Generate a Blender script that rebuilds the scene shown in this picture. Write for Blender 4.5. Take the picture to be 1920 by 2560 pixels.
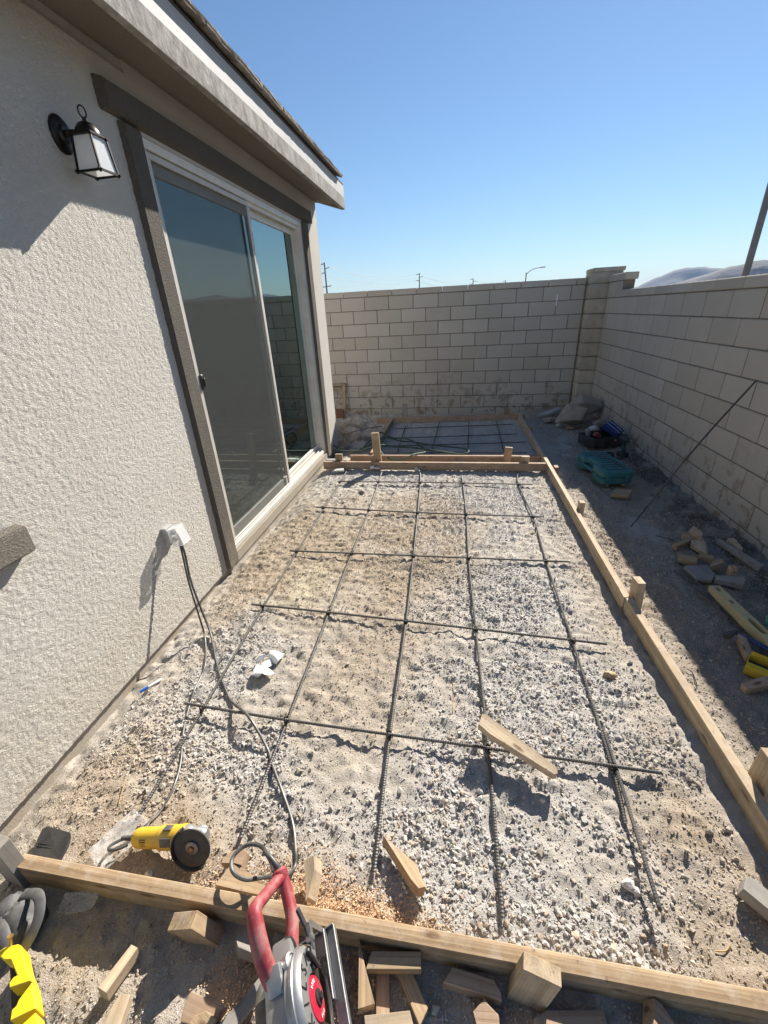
import bpy, bmesh, math, random
import numpy as np
from mathutils import Vector, Matrix, Euler, Quaternion

random.seed(7)
for o in list(bpy.data.objects):
    bpy.data.objects.remove(o, do_unlink=True)
scene = bpy.context.scene
COL = scene.collection
R = math.radians

# ------------------------------------------------------------------ camera
EYE = Vector((0.0, 0.0, 1.62))
YAW, PITCH, ROLL = -0.1817, -0.4444, -0.0518
fw = Vector((math.sin(YAW) * math.cos(PITCH), math.cos(YAW) * math.cos(PITCH), math.sin(PITCH)))
rt = fw.cross(Vector((0, 0, 1))).normalized()
up = rt.cross(fw)
rt2 = rt * math.cos(ROLL) + up * math.sin(ROLL)
up2 = up * math.cos(ROLL) - rt * math.sin(ROLL)
cam_data = bpy.data.cameras.new('camera')
cam = bpy.data.objects.new('camera', cam_data)
COL.objects.link(cam)
cam.matrix_world = Matrix((
    (rt2.x, up2.x, -fw.x, EYE.x),
    (rt2.y, up2.y, -fw.y, EYE.y),
    (rt2.z, up2.z, -fw.z, EYE.z),
    (0, 0, 0, 1)))
cam_data.sensor_fit = 'VERTICAL'
cam_data.sensor_height = 24.0
cam_data.lens = 1048.72 / 2560 * 24.0
cam_data.clip_start = 0.02
cam_data.clip_end = 40000
scene.camera = cam
scene.render.resolution_x = 768
scene.render.resolution_y = 1024

# ------------------------------------------------------------------ sky, sun, exposure
TO_SUN = Vector((0.545, 1.39, 1.0)).normalized()
SUN_EL = math.asin(TO_SUN.z)
SUN_AZ = math.atan2(TO_SUN.x, TO_SUN.y)
world = bpy.data.worlds.new('World')
scene.world = world
world.use_nodes = True
wn = world.node_tree
wn.nodes.clear()
sky = wn.nodes.new('ShaderNodeTexSky')
sky.sky_type = 'NISHITA'
sky.sun_disc = False
sky.sun_elevation = SUN_EL
sky.sun_rotation = SUN_AZ
sky.altitude = 2000
sky.air_density = 1.5
sky.dust_density = 0.2
sky.ozone_density = 6.0
bg = wn.nodes.new('ShaderNodeBackground')
bg.inputs['Strength'].default_value = 0.055
wo = wn.nodes.new('ShaderNodeOutputWorld')
wn.links.new(sky.outputs[0], bg.inputs['Color'])
wn.links.new(bg.outputs[0], wo.inputs['Surface'])

sun_data = bpy.data.lights.new('sun', 'SUN')
sun_data.energy = 5.0
sun_data.angle = R(0.5)
sun_data.color = (1.0, 0.93, 0.83)
sun = bpy.data.objects.new('sun', sun_data)
COL.objects.link(sun)
sun.rotation_euler = (-TO_SUN).to_track_quat('-Z', 'Y').to_euler()

scene.render.engine = 'CYCLES'
vs = scene.view_settings
vs.view_transform = 'Standard'
vs.look = 'None'
vs.gamma = 1.0
vs.use_curve_mapping = False
vs.exposure = 1.05

# ------------------------------------------------------------------ helpers
MATS = {}

def nn(nt, kind, **kw):
    n = nt.nodes.new(kind)
    for k, v in kw.items():
        if k.startswith('i_'):
            n.inputs[k[2:].replace('_', ' ')].default_value = v
        else:
            setattr(n, k, v)
    return n

def new_mat(name):
    m = bpy.data.materials.new(name)
    m.use_nodes = True
    nt = m.node_tree
    b = nt.nodes['Principled BSDF']
    return m, nt, b

def mixc(nt, fac, a, b, mode='MIX'):
    n = nt.nodes.new('ShaderNodeMix')
    n.data_type = 'RGBA'
    n.blend_type = mode
    n.clamp_factor = True
    for sock, v in ((n.inputs[0], fac), (n.inputs[6], a), (n.inputs[7], b)):
        if hasattr(v, 'is_output') or hasattr(v, 'links'):
            nt.links.new(v, sock)
        elif isinstance(v, (int, float)):
            sock.default_value = v
        else:
            sock.default_value = (v[0], v[1], v[2], 1)
    return n.outputs[2]

def math_n(nt, op, a, b=0.0, c=None):
    n = nt.nodes.new('ShaderNodeMath')
    n.operation = op
    for i, v in enumerate((a, b, c)):
        if v is None:
            continue
        if hasattr(v, 'links'):
            nt.links.new(v, n.inputs[i])
        else:
            n.inputs[i].default_value = v
    return n.outputs[0]

def ramp(nt, fac, stops):
    n = nt.nodes.new('ShaderNodeValToRGB')
    cr = n.color_ramp
    while len(cr.elements) < len(stops):
        cr.elements.new(0.5)
    for e, (p, c) in zip(cr.elements, stops):
        e.position = p
        e.color = (c, c, c, 1) if isinstance(c, (int, float)) else (c[0], c[1], c[2], 1)
    nt.links.new(fac, n.inputs[0])
    return n.outputs[0]

def noise(nt, vec, scale, detail=4.0, rough=0.55, dist=0.0):
    n = nt.nodes.new('ShaderNodeTexNoise')
    n.inputs['Scale'].default_value = scale
    n.inputs['Detail'].default_value = detail
    n.inputs['Roughness'].default_value = rough
    n.inputs['Distortion'].default_value = dist
    if vec is not None:
        nt.links.new(vec, n.inputs['Vector'])
    return n.outputs[0]

def bump(nt, bsdf, height, strength, dist, prev=None):
    n = nt.nodes.new('ShaderNodeBump')
    n.inputs['Strength'].default_value = strength
    n.inputs['Distance'].default_value = dist
    nt.links.new(height, n.inputs['Height'])
    if prev is not None:
        nt.links.new(prev, n.inputs['Normal'])
    if bsdf is not None:
        nt.links.new(n.outputs[0], bsdf.inputs['Normal'])
    return n.outputs[0]

def simple(name, c1, c2=None, rough=0.6, metal=0.0, scale=12.0, bscale=90.0, bstr=0.15, bdist=0.002,
           vary=0.06, dirt=None, dirt_amt=0.5, dirt_scale=6.0, spec=0.5, space='Object'):
    """procedural surface: two tones in noise, per-object tone, fine relief, optional dust"""
    if name in MATS:
        return MATS[name]
    m, nt, b = new_mat(name)
    tc = nt.nodes.new('ShaderNodeTexCoord')
    vec = tc.outputs[space]
    c2 = c2 or tuple(v * 0.8 for v in c1)
    f = ramp(nt, noise(nt, vec, scale), [(0.35, 0.0), (0.65, 1.0)])
    col = mixc(nt, f, c1, c2)
    if vary:
        oi = nt.nodes.new('ShaderNodeObjectInfo')
        k = math_n(nt, 'MULTIPLY_ADD', oi.outputs['Random'], 2 * vary, 1 - vary)
        vm = nt.nodes.new('ShaderNodeVectorMath')
        vm.operation = 'SCALE'
        nt.links.new(col, vm.inputs[0])
        nt.links.new(k, vm.inputs['Scale'])
        col = vm.outputs[0]
    if dirt:
        d = ramp(nt, noise(nt, vec, dirt_scale, 6, 0.7), [(0.45, 0.0), (0.75, dirt_amt)])
        col = mixc(nt, d, col, dirt)
        rr = math_n(nt, 'MULTIPLY_ADD', d, 0.4, rough)
        nt.links.new(rr, b.inputs['Roughness'])
    else:
        b.inputs['Roughness'].default_value = rough
    nt.links.new(col, b.inputs['Base Color'])
    b.inputs['Metallic'].default_value = metal
    b.inputs['Specular IOR Level'].default_value = spec
    if bstr:
        bump(nt, b, noise(nt, vec, bscale, 5, 0.6), bstr, bdist)
    MATS[name] = m
    return m

def wood(name, light, dark, ring=95.0, grey=0.0, vary=0.12, cx=0.02, cy=-0.03):
    """sawn lumber: growth rings about the board's own long axis, so sides show grain and ends show rings"""
    m, nt, b = new_mat(name)
    tc = nt.nodes.new('ShaderNodeTexCoord')
    oi = nt.nodes.new('ShaderNodeObjectInfo')
    mp = nt.nodes.new('ShaderNodeMapping')
    mp.inputs['Scale'].default_value = (0.06, 1, 1)
    nt.links.new(tc.outputs['Object'], mp.inputs[0])
    off = nt.nodes.new('ShaderNodeVectorMath')
    off.operation = 'SCALE'
    cmb = nt.nodes.new('ShaderNodeCombineXYZ')
    cmb.inputs[0].default_value = 1.0
    cmb.inputs[1].default_value = cx
    cmb.inputs[2].default_value = cy
    nt.links.new(cmb.outputs[0], off.inputs[0])
    nt.links.new(math_n(nt, 'MULTIPLY_ADD', oi.outputs['Random'], 2.4, -0.7), off.inputs['Scale'])
    add = nt.nodes.new('ShaderNodeVectorMath')
    nt.links.new(mp.outputs[0], add.inputs[0])
    nt.links.new(off.outputs[0], add.inputs[1])
    wob = nt.nodes.new('ShaderNodeVectorMath')
    wob.operation = 'MULTIPLY_ADD'
    nz = nt.nodes.new('ShaderNodeTexNoise')
    nz.inputs['Scale'].default_value = 14
    nt.links.new(add.outputs[0], nz.inputs['Vector'])
    nt.links.new(nz.outputs['Color'], wob.inputs[0])
    wob.inputs[1].default_value = (0, 0.03, 0.03)
    nt.links.new(add.outputs[0], wob.inputs[2])
    sep = nt.nodes.new('ShaderNodeSeparateXYZ')
    nt.links.new(wob.outputs[0], sep.inputs[0])
    r2 = math_n(nt, 'SQRT', math_n(nt, 'ADD', math_n(nt, 'MULTIPLY', sep.outputs[1], sep.outputs[1]),
                                   math_n(nt, 'MULTIPLY', sep.outputs[2], sep.outputs[2])))
    s = math_n(nt, 'FRACT', math_n(nt, 'MULTIPLY', r2, ring))
    f = ramp(nt, s, [(0.0, 0.05), (0.62, 0.3), (0.9, 0.95), (1.0, 0.1)])
    mp2 = nt.nodes.new('ShaderNodeMapping')
    mp2.inputs['Scale'].default_value = (4, 160, 160)
    nt.links.new(tc.outputs['Object'], mp2.inputs[0])
    fib = noise(nt, mp2.outputs[0], 1.0, 4, 0.6)
    fib = ramp(nt, fib, [(0.32, 0.0), (0.68, 1.0)])
    f2 = math_n(nt, 'ADD', math_n(nt, 'MULTIPLY', f, 0.60), math_n(nt, 'MULTIPLY', fib, 0.40))
    col = mixc(nt, f2, light, dark)
    mp3 = nt.nodes.new('ShaderNodeMapping')
    mp3.inputs['Scale'].default_value = (2.5, 30, 30)
    nt.links.new(add.outputs[0], mp3.inputs[0])
    streak = ramp(nt, noise(nt, mp3.outputs[0], 1.0, 5, 0.7), [(0.46, 0.0), (0.70, 0.75)])
    col = mixc(nt, streak, col, tuple(0.5 * v for v in dark))
    blot = ramp(nt, noise(nt, tc.outputs['Object'], 9, 6, 0.75), [(0.40, 0.0), (0.70, 0.6)])
    col = mixc(nt, blot, col, tuple(0.6 * v for v in dark))
    vo = nt.nodes.new('ShaderNodeTexVoronoi'); vo.inputs['Scale'].default_value = 1.0
    mp4 = nt.nodes.new('ShaderNodeMapping'); mp4.inputs['Scale'].default_value = (5.5, 16, 16)
    nt.links.new(tc.outputs['Object'], mp4.inputs[0]); addk = nt.nodes.new('ShaderNodeVectorMath'); nt.links.new(mp4.outputs[0], addk.inputs[0])
    cr_ = nt.nodes.new('ShaderNodeVectorMath'); cr_.operation = 'SCALE'; cr_.inputs[0].default_value = (7.3, 3.1, 5.9); nt.links.new(oi.outputs['Random'], cr_.inputs['Scale'])
    nt.links.new(cr_.outputs[0], addk.inputs[1]); nt.links.new(addk.outputs[0], vo.inputs['Vector'])
    knot = ramp(nt, vo.outputs['Distance'], [(0.0, 1.0), (0.10, 0.75), (0.17, 0.0)])
    col = mixc(nt, knot, col, (0.13, 0.07, 0.035))
    dusty = ramp(nt, noise(nt, tc.outputs['Object'], 22, 5, 0.7), [(0.5, 0.0), (0.75, 0.55)])
    col = mixc(nt, dusty, col, (0.44, 0.40, 0.34))
    spots = ramp(nt, noise(nt, tc.outputs['Object'], 60, 2, 0.5), [(0.66, 0.0), (0.74, 0.5)])
    col = mixc(nt, spots, col, (0.10, 0.075, 0.05))
    if grey:
        col = mixc(nt, grey, col, (0.30, 0.29, 0.27))
    k = math_n(nt, 'MULTIPLY_ADD', oi.outputs['Random'], 2 * vary, 1 - vary)
    vm = nt.nodes.new('ShaderNodeVectorMath')
    vm.operation = 'SCALE'
    nt.links.new(col, vm.inputs[0])
    nt.links.new(k, vm.inputs['Scale'])
    nt.links.new(vm.outputs[0], b.inputs['Base Color'])
    b.inputs['Roughness'].default_value = 0.75
    b.inputs['Specular IOR Level'].default_value = 0.25
    bump(nt, b, f2, 0.25, 0.0015)
    MATS[name] = m
    return m

def link(o, parent=None):
    COL.objects.link(o)
    if parent is not None:
        o.parent = parent
    return o

def thing(name, label, cat, loc=(0, 0, 0), rot=(0, 0, 0), group=None):
    o = bpy.data.objects.new(name, None)
    o.empty_display_size = 0.05
    o.location = loc
    o.rotation_euler = rot
    COL.objects.link(o)
    return tag(o, label, cat, group)

def tag(o, label=None, cat=None, group=None, kind=None):
    if label: o['label'] = label
    if cat: o['category'] = cat
    if group: o['group'] = group
    if kind: o['kind'] = kind
    return o

def obj(name, bm, mat, parent=None, loc=None, rot=None, smooth=False, world_in=False, kind=None):
    """bmesh -> one mesh object. world_in: the shape is in world coordinates and is moved into the parent's space"""
    me = bpy.data.meshes.new(name)
    bmesh.ops.recalc_face_normals(bm, faces=bm.faces)
    if world_in and parent is not None:
        M = Matrix.LocRotScale(parent.location, parent.rotation_euler, Vector((1, 1, 1))).inverted()
        bmesh.ops.transform(bm, matrix=M, verts=bm.verts)
    bm.to_mesh(me)
    bm.free()
    if smooth:
        me.shade_smooth()
        try:
            me.set_sharp_from_angle(angle=R(38))
        except Exception:
            pass
    me.materials.append(mat)
    o = bpy.data.objects.new(name, me)
    if loc is not None: o.location = loc
    if rot is not None: o.rotation_euler = rot
    if kind: o['kind'] = kind
    return link(o, parent)

def inst(name, me, parent=None, loc=(0, 0, 0), rot=(0, 0, 0), scale=(1, 1, 1)):
    o = bpy.data.objects.new(name, me)
    o.location = loc
    o.rotation_euler = rot
    o.scale = scale
    return link(o, parent)

def box(bm, size, c=(0, 0, 0), rot=None, bevel=0.0, seg=1):
    M = Matrix.Translation(c)
    if rot is not None:
        M = M @ Euler(rot).to_matrix().to_4x4()
    M = M @ Matrix.Diagonal((size[0], size[1], size[2], 1))
    t = bmesh.new()
    bmesh.ops.create_cube(t, size=1.0)
    bmesh.ops.transform(t, matrix=M, verts=t.verts)
    if bevel:
        bmesh.ops.bevel(t, geom=list(t.edges), offset=bevel, segments=seg, affect='EDGES', profile=0.6)
    return merge(bm, t)

def merge(bm, t):
    me = bpy.data.meshes.new('tmp')
    t.to_mesh(me)
    t.free()
    bm.from_mesh(me)
    bpy.data.meshes.remove(me)
    return bm

def bar(bm, a, b, w, h, bevel=0.0, upv=(0, 0, 1)):
    """box from a to b, w wide across, h high"""
    a, b = Vector(a), Vector(b)
    x = (b - a).normalized()
    y = Vector(upv).cross(x).normalized()
    z = x.cross(y)
    t = bmesh.new()
    bmesh.ops.create_cube(t, size=1.0)
    c = (a + b) / 2
    L = (b - a).length
    M = Matrix(((x.x * L, y.x * w, z.x * h, c.x), (x.y * L, y.y * w, z.y * h, c.y), (x.z * L, y.z * w, z.z * h, c.z), (0, 0, 0, 1)))
    bmesh.ops.transform(t, matrix=M, verts=t.verts)
    if bevel:
        bmesh.ops.bevel(t, geom=list(t.edges), offset=bevel, segments=1, affect='EDGES')
    return merge(bm, t)

def catmull(pts, n=6):
    P = [Vector(p) for p in pts]
    P = [2 * P[0] - P[1]] + P + [2 * P[-1] - P[-2]]
    out = []
    for i in range(1, len(P) - 2):
        for k in range(n):
            t = k / n
            a, b, c, d = P[i - 1], P[i], P[i + 1], P[i + 2]
            out.append(0.5 * ((2 * b) + (c - a) * t + (2 * a - 5 * b + 4 * c - d) * t * t + (3 * b - a - 3 * c + d) * t ** 3))
    out.append(P[-2])
    return out

def tube(bm, pts, r, sides=8, cap=True, sy=1.0):
    P = [Vector(p) for p in pts]
    n = len(P)
    rr = r if hasattr(r, '__len__') else [r] * n
    t0 = (P[1] - P[0]).normalized()
    ref = Vector((0, 0, 1)) if abs(t0.z) < 0.9 else Vector((1, 0, 0))
    u = t0.cross(ref).normalized()
    rings = []
    for i in range(n):
        t = (P[min(i + 1, n - 1)] - P[max(i - 1, 0)]).normalized()
        u = (u - t * u.dot(t)).normalized()
        v = t.cross(u)
        rings.append([bm.verts.new(P[i] + (u * math.cos(2 * math.pi * k / sides) + v * sy * math.sin(2 * math.pi * k / sides)) * rr[i]) for k in range(sides)])
    for i in range(n - 1):
        for k in range(sides):
            bm.faces.new((rings[i][k], rings[i][(k + 1) % sides], rings[i + 1][(k + 1) % sides], rings[i + 1][k]))
    if cap:
        bm.faces.new(rings[0][::-1])
        bm.faces.new(rings[-1])
    return bm

def prism(bm, outline, z0, z1, M=None, bevel=0.0):
    """2D outline (x, y) extruded from z0 to z1, then placed by matrix M"""
    t = bmesh.new()
    lo = [t.verts.new((x, y, z0)) for x, y in outline]
    hi = [t.verts.new((x, y, z1)) for x, y in outline]
    n = len(outline)
    t.faces.new(lo[::-1])
    t.faces.new(hi)
    for i in range(n):
        t.faces.new((lo[i], lo[(i + 1) % n], hi[(i + 1) % n], hi[i]))
    bmesh.ops.recalc_face_normals(t, faces=t.faces)
    if bevel:
        bmesh.ops.bevel(t, geom=list(t.edges), offset=bevel, segments=1, affect='EDGES')
    if M is not None:
        bmesh.ops.transform(t, matrix=M, verts=t.verts)
    return merge(bm, t)

def lathe(bm, prof, a0=0.0, a1=2 * math.pi, seg=32, M=None):
    """closed profile of (r, h) turned about the local z axis"""
    t = bmesh.new()
    full = abs(a1 - a0 - 2 * math.pi) < 1e-6
    n = seg if full else seg + 1
    rings = []
    for i in range(n):
        a = a0 + (a1 - a0) * i / seg
        rings.append([t.verts.new((r * math.cos(a), r * math.sin(a), h)) for r, h in prof])
    m = len(prof)
    for i in range(seg):
        A, B = rings[i], rings[(i + 1) % n]
        for k in range(m):
            t.faces.new((A[k], B[k], B[(k + 1) % m], A[(k + 1) % m]))
    if not full:
        t.faces.new(rings[0])
        t.faces.new(rings[-1][::-1])
    bmesh.ops.remove_doubles(t, verts=t.verts, dist=1e-6)
    bmesh.ops.recalc_face_normals(t, faces=t.faces)
    if M is not None:
        bmesh.ops.transform(t, matrix=M, verts=t.verts)
    return merge(bm, t)

def hull_rock(size, n=26, seed=0, bevel=0.0, flat=1.0):
    rng = random.Random(seed)
    bm = bmesh.new()
    for i in range(n):
        v = Vector((rng.gauss(0, 1), rng.gauss(0, 1), rng.gauss(0, 1))).normalized() * rng.uniform(0.8, 1.0)
        bm.verts.new((v.x * size[0] / 2, v.y * size[1] / 2, v.z * size[2] / 2))
    r = bmesh.ops.convex_hull(bm, input=bm.verts)
    dead = [g for g in r['geom_interior'] if isinstance(g, bmesh.types.BMVert)]
    bmesh.ops.delete(bm, geom=dead, context='VERTS')
    if bevel:
        bmesh.ops.bevel(bm, geom=list(bm.edges), offset=bevel, segments=1, affect='EDGES')
    return bm

# smooth value noise shared by the ground's relief and by what lies on it
_rs = np.random.RandomState(3)
_LAT = _rs.rand(256, 256)
def vnoise(x, y):
    xi = np.floor(x).astype(int); yi = np.floor(y).astype(int)
    fx = x - xi; fy = y - yi
    fx = fx * fx * (3 - 2 * fx); fy = fy * fy * (3 - 2 * fy)
    a = _LAT[xi & 255, yi & 255]; b = _LAT[(xi + 1) & 255, yi & 255]
    c = _LAT[xi & 255, (yi + 1) & 255]; d = _LAT[(xi + 1) & 255, (yi + 1) & 255]
    return (a * (1 - fx) + b * fx) * (1 - fy) + (c * (1 - fx) + d * fx) * fy
def fbm(x, y, oct=4):
    s = 0; a = 0.5; f = 1.0
    for i in range(oct):
        s = s + a * vnoise(x * f + 17.3 * i, y * f + 5.7 * i); a *= 0.5; f *= 2.03
    return s
def sstep(a, b, x):
    t = np.clip((x - a) / (b - a), 0, 1)
    return t * t * (3 - 2 * t)
def ground_h(x, y):
    x = np.asarray(x, float); y = np.asarray(y, float)
    near = (1 - sstep(2.6, 4.0, np.abs(x))) * (1 - sstep(9, 11, y)) * sstep(-2.5, -1.5, y)
    h = (fbm(x * 1.6 + 3, y * 1.6, 3) - 0.45) * 0.028
    h = h + (fbm(x * 9, y * 9 + 40, 4) - 0.47) * 0.022
    h = h + (fbm(x * 38 + 9, y * 38, 3) - 0.45) * 0.014
    h = h + (np.abs(fbm(x * 17 + 5, y * 17 + 60, 4) - 0.47) * 0.055 - 0.006)
    h = h - 0.022 * sstep(0.60, 0.72, fbm(x * 6.5 + 90, y * 6.5 + 12, 2))
    h = h - 0.085 * sstep(6.75, 7.2, y) * (1 - sstep(1.0, 1.5, x))
    h = h - 0.03 * sstep(1.2, 1.9, x) * (1 - sstep(4.5, 6.5, y))
    h = h + 0.05 * np.exp(-((x + 1.62) / 0.12) ** 2) * sstep(1.0, 1.6, y) * (1 - sstep(2.6, 3.2, y)) * 0.5
    # loose spoil in the far left corner
    h = h + 0.10 * np.exp(-(((x + 1.75) / 0.45) ** 2 + ((y - 6.3) / 0.55) ** 2)) * (0.5 + fbm(x * 7, y * 7, 3))
    h = h + (fbm(x * 13 + 70, y * 13 + 20, 4) - 0.47) * 0.07 * sstep(1.05, 1.35, x) * (0.35 + 0.9 * sstep(1.45, 1.9, x))
    h = h + (fbm(x * 11 + 7, y * 11 + 2, 4) - 0.47) * 0.09 * sstep(-0.95, -1.15, x) * sstep(5.0, 5.6, y)
    h = h - 0.02 * sstep(0.0, 0.5, 0.5 - y)
    return h * near - 0.006
def gz(x, y):
    return float(ground_h(np.array([x]), np.array([y]))[0])
HAZE = 0.000045
# ================================================================== SETTING
# ---- ground: one sheet, fine near the yard, coarse out to the horizon
def axis(lo, hi, step, far):
    core = np.arange(lo, hi + step / 2, step)
    out = [core]
    d = step; left = []; p = lo
    while p > -far:
        d *= 1.35; p -= d; left.append(p)
    d = step; right = []; p = hi
    while p < far:
        d *= 1.35; p += d; right.append(p)
    return np.concatenate([np.array(left[::-1]), core, np.array(right)])

# gravel cover of the yard: where crushed stone lies thick, from the look of the place
BLOBS = [  # x, y, sx, sy, amount
    (0.45, 3.4, 0.55, 0.9, 0.85), (0.35, 2.2, 0.45, 0.6, 0.95), (0.55, 1.45, 0.32, 0.35, 1.05), (0.25, 0.85, 0.35, 0.28, 1.15),
    (0.30, 0.64, 0.22, 0.12, 1.0), (-0.05, 0.9, 0.2, 0.2, 0.8), (-1.25, 1.45, 0.22, 0.45, 0.95), (-1.2, 0.95, 0.25, 0.2, 0.8), (-0.85, 1.08, 0.25, 0.12, 0.85),
    (-0.7, 0.85, 0.3, 0.2, 0.5), (0.15, 1.55, 0.3, 0.25, 0.85), (-0.5, 4.2, 0.9, 0.22, 0.9), (0.9, 1.2, 0.1, 0.3, 1.1), (-1.2, 3.9, 0.25, 0.4, 0.6),
    (-0.75, 1.7, 0.4, 0.3, 0.35), (-0.2, 3.0, 0.3, 0.5, 0.4), (1.6, 2.6, 0.35, 0.3, 0.5), (-0.95, 0.28, 0.2, 0.1, 0.9), (0.05, 0.38, 0.15, 0.06, 0.9),
    (1.75, 2.75, 0.3, 0.3, 0.45), (-1.1, 0.40, 0.12, 0.06, 0.5), (0.0, 5.8, 0.9, 0.8, 0.75), (-1.35, 2.9, 0.12, 0.8, 0.3), (0.55, 0.75, 0.12, 0.12, 0.35)]
def gravel(x, y):
    d = np.zeros_like(x, dtype=float) + 0.06
    for bx, by, sx, sy, a in BLOBS:
        d = d + a * np.exp(-((x - bx) / sx) ** 2 - ((y - by) / sy) ** 2)
    n = fbm(x * 5 + 2, y * 5 + 8, 4)
    return np.clip(d * (0.35 + 1.5 * sstep(0.30, 0.62, n)), 0, 1.3)
# bare brown earth patches
EARTH = [(-1.2, 2.7, 0.28, 0.6, 1.0), (-0.75, 2.6, 0.45, 0.7, 0.95), (-0.25, 2.5, 0.3, 0.6, 0.7), (-0.45, 1.5, 0.4, 0.5, 0.6), (-0.3, 3.4, 0.4, 0.5, 0.7), (-1.35, 2.6, 0.15, 0.9, 1.0), (-0.6, 0.62, 0.4, 0.1, 0.6), (0.1, 2.9, 0.2, 0.5, 0.45), (-1.2, 0.8, 0.3, 0.25, 0.8), (-1.0, 0.72, 0.4, 0.12, 0.75), (-0.95, 0.35, 0.5, 0.16, 0.7), (0.85, 0.75, 0.26, 0.42, 0.95),
         (0.88, 2.6, 0.14, 1.6, 0.45), (-1.55, 6.0, 0.5, 0.9, 1.0), (1.2, 2.4, 0.2, 1.8, 0.8), (1.55, 2.2, 0.3, 0.9, 0.5), (1.6, 4.4, 0.3, 0.8, 0.5), (0.5, 0.35, 0.6, 0.15, 0.6), (1.9, 3.2, 0.25, 1.5, 0.7), (-1.35, 1.0, 0.12, 0.3, 0.6), (-0.9, 3.6, 0.4, 0.2, 0.4)]
def earth(x, y):
    d = np.zeros_like(x, dtype=float)
    for bx, by, sx, sy, a in EARTH:
        d = d + a * np.exp(-((x - bx) / sx) ** 2 - ((y - by) / sy) ** 2)
    return np.clip(d * (0.3 + 1.4 * fbm(x * 6 + 31, y * 6 + 3, 4)), 0, 1)

def house_dip(x, y):
    return -0.075 * np.exp(-((x + 1.62) / 0.13) ** 2) * (y < 5.6) * (y > -1.5)

gx = axis(-2.3, 2.3, 0.013, 9000)
gy = axis(-0.4, 7.7, 0.013, 12000)
GX, GY = np.meshgrid(gx, gy)
GZ = ground_h(GX, GY) + house_dip(GX, GY)
nx, ny = len(gx), len(gy)
co = np.stack([GX, GY, GZ], -1).reshape(-1, 3).astype(np.float32)
idx = np.arange(nx * ny).reshape(ny, nx)
quads = np.stack([idx[:-1, :-1], idx[:-1, 1:], idx[1:, 1:], idx[1:, :-1]], -1).reshape(-1, 4)
def np_mesh(name, co, polys, smooth=True):
    k = polys.shape[1]
    me = bpy.data.meshes.new(name)
    me.vertices.add(len(co)); me.vertices.foreach_set('co', co.ravel())
    me.loops.add(polys.size); me.loops.foreach_set('vertex_index', polys.ravel().astype(np.int32))
    me.polygons.add(len(polys))
    me.polygons.foreach_set('loop_start', np.arange(0, polys.size, k, dtype=np.int32))
    me.polygons.foreach_set('loop_total', np.full(len(polys), k, dtype=np.int32))
    me.polygons.foreach_set('use_smooth', np.full(len(polys), smooth, dtype=bool))
    me.update(); me.validate()
    return me
def set_col(me, col):
    a = me.color_attributes.new('tone', 'FLOAT_COLOR', 'POINT')
    c = np.ones((len(col), 4), np.float32); c[:, :3] = col
    a.data.foreach_set('color', c.ravel())

g_me = np_mesh('ground', co, quads)
gv = gravel(GX.ravel(), GY.ravel())[:, None]
ev = earth(GX.ravel(), GY.ravel())[:, None]
dust = np.array([[0.475, 0.43, 0.365]]); stone_c = np.array([[0.49, 0.47, 0.44]]); brown = np.array([[0.375, 0.298, 0.215]])
tone = dust * (1 - np.clip(gv, 0, 1)) + stone_c * np.clip(gv, 0, 1)
ev = ev * 0.9
tone = tone * (1 - ev) + brown * ev
sh = (0.84 + 0.32 * fbm(GX.ravel() * 14, GY.ravel() * 14, 4))[:, None]
tone = tone * sh
# yellowish chalk dust and a rusty smear left of the middle of the slab
ch = np.exp(-((GX.ravel() + 0.95) / 0.12) ** 2 - ((GY.ravel() - 2.2) / 0.3) ** 2)[:, None]
tone = tone * (1 - 0.4 * ch) + np.array([[0.50, 0.44, 0.27]]) * 0.4 * ch
sdp = np.zeros(len(tone))
for px_, py_, sx_, sy_, a_ in ((-0.30, 0.585, 0.13, 0.05, 0.8), (-0.46, 0.62, 0.12, 0.06, 0.5), (-0.10, 0.575, 0.10, 0.04, 0.5), (-0.23, 0.44, 0.06, 0.08, 0.7), (-0.50, 0.40, 0.10, 0.08, 0.5), (0.05, 0.45, 0.2, 0.05, 0.35)):
    sdp += a_ * np.exp(-((GX.ravel() - px_) / sx_) ** 2 - ((GY.ravel() - py_) / sy_) ** 2)
sdp = (np.clip(sdp, 0, 0.8) * sstep(0.25, 0.6, fbm(GX.ravel() * 16, GY.ravel() * 16 + 33, 4)))[:, None]
tone = tone * (1 - sdp) + np.array([[0.60, 0.41, 0.255]]) * sdp
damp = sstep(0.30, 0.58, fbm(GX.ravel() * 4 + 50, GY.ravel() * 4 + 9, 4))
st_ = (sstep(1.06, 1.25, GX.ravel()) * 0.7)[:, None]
tone = tone * (1 - st_) + np.array([[0.25, 0.218, 0.182]]) * sh * st_  # strip along the right wall coloured darker, shade worked into the ground tone
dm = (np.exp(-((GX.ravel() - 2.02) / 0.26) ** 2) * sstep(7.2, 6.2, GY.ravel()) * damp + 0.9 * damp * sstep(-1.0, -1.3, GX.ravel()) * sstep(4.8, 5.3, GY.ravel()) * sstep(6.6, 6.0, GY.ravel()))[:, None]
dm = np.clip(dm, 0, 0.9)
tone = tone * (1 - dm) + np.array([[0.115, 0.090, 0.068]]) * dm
pw = np.zeros(len(tone))
for px_, py_, sx_, sy_ in ((1.45, 3.25, 0.16, 0.35), (1.35, 5.6, 0.22, 0.4), (1.75, 3.0, 0.15, 0.3), (1.5, 2.5, 0.2, 0.2), (1.3, 5.0, 0.12, 0.3)):
    pw += np.exp(-((GX.ravel() - px_) / sx_) ** 2 - ((GY.ravel() - py_) / sy_) ** 2)
pw = (np.clip(pw, 0, 1) * sstep(0.35, 0.65, fbm(GX.ravel() * 6 + 4, GY.ravel() * 6 + 77, 4)))[:, None] * 0.7
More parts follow.
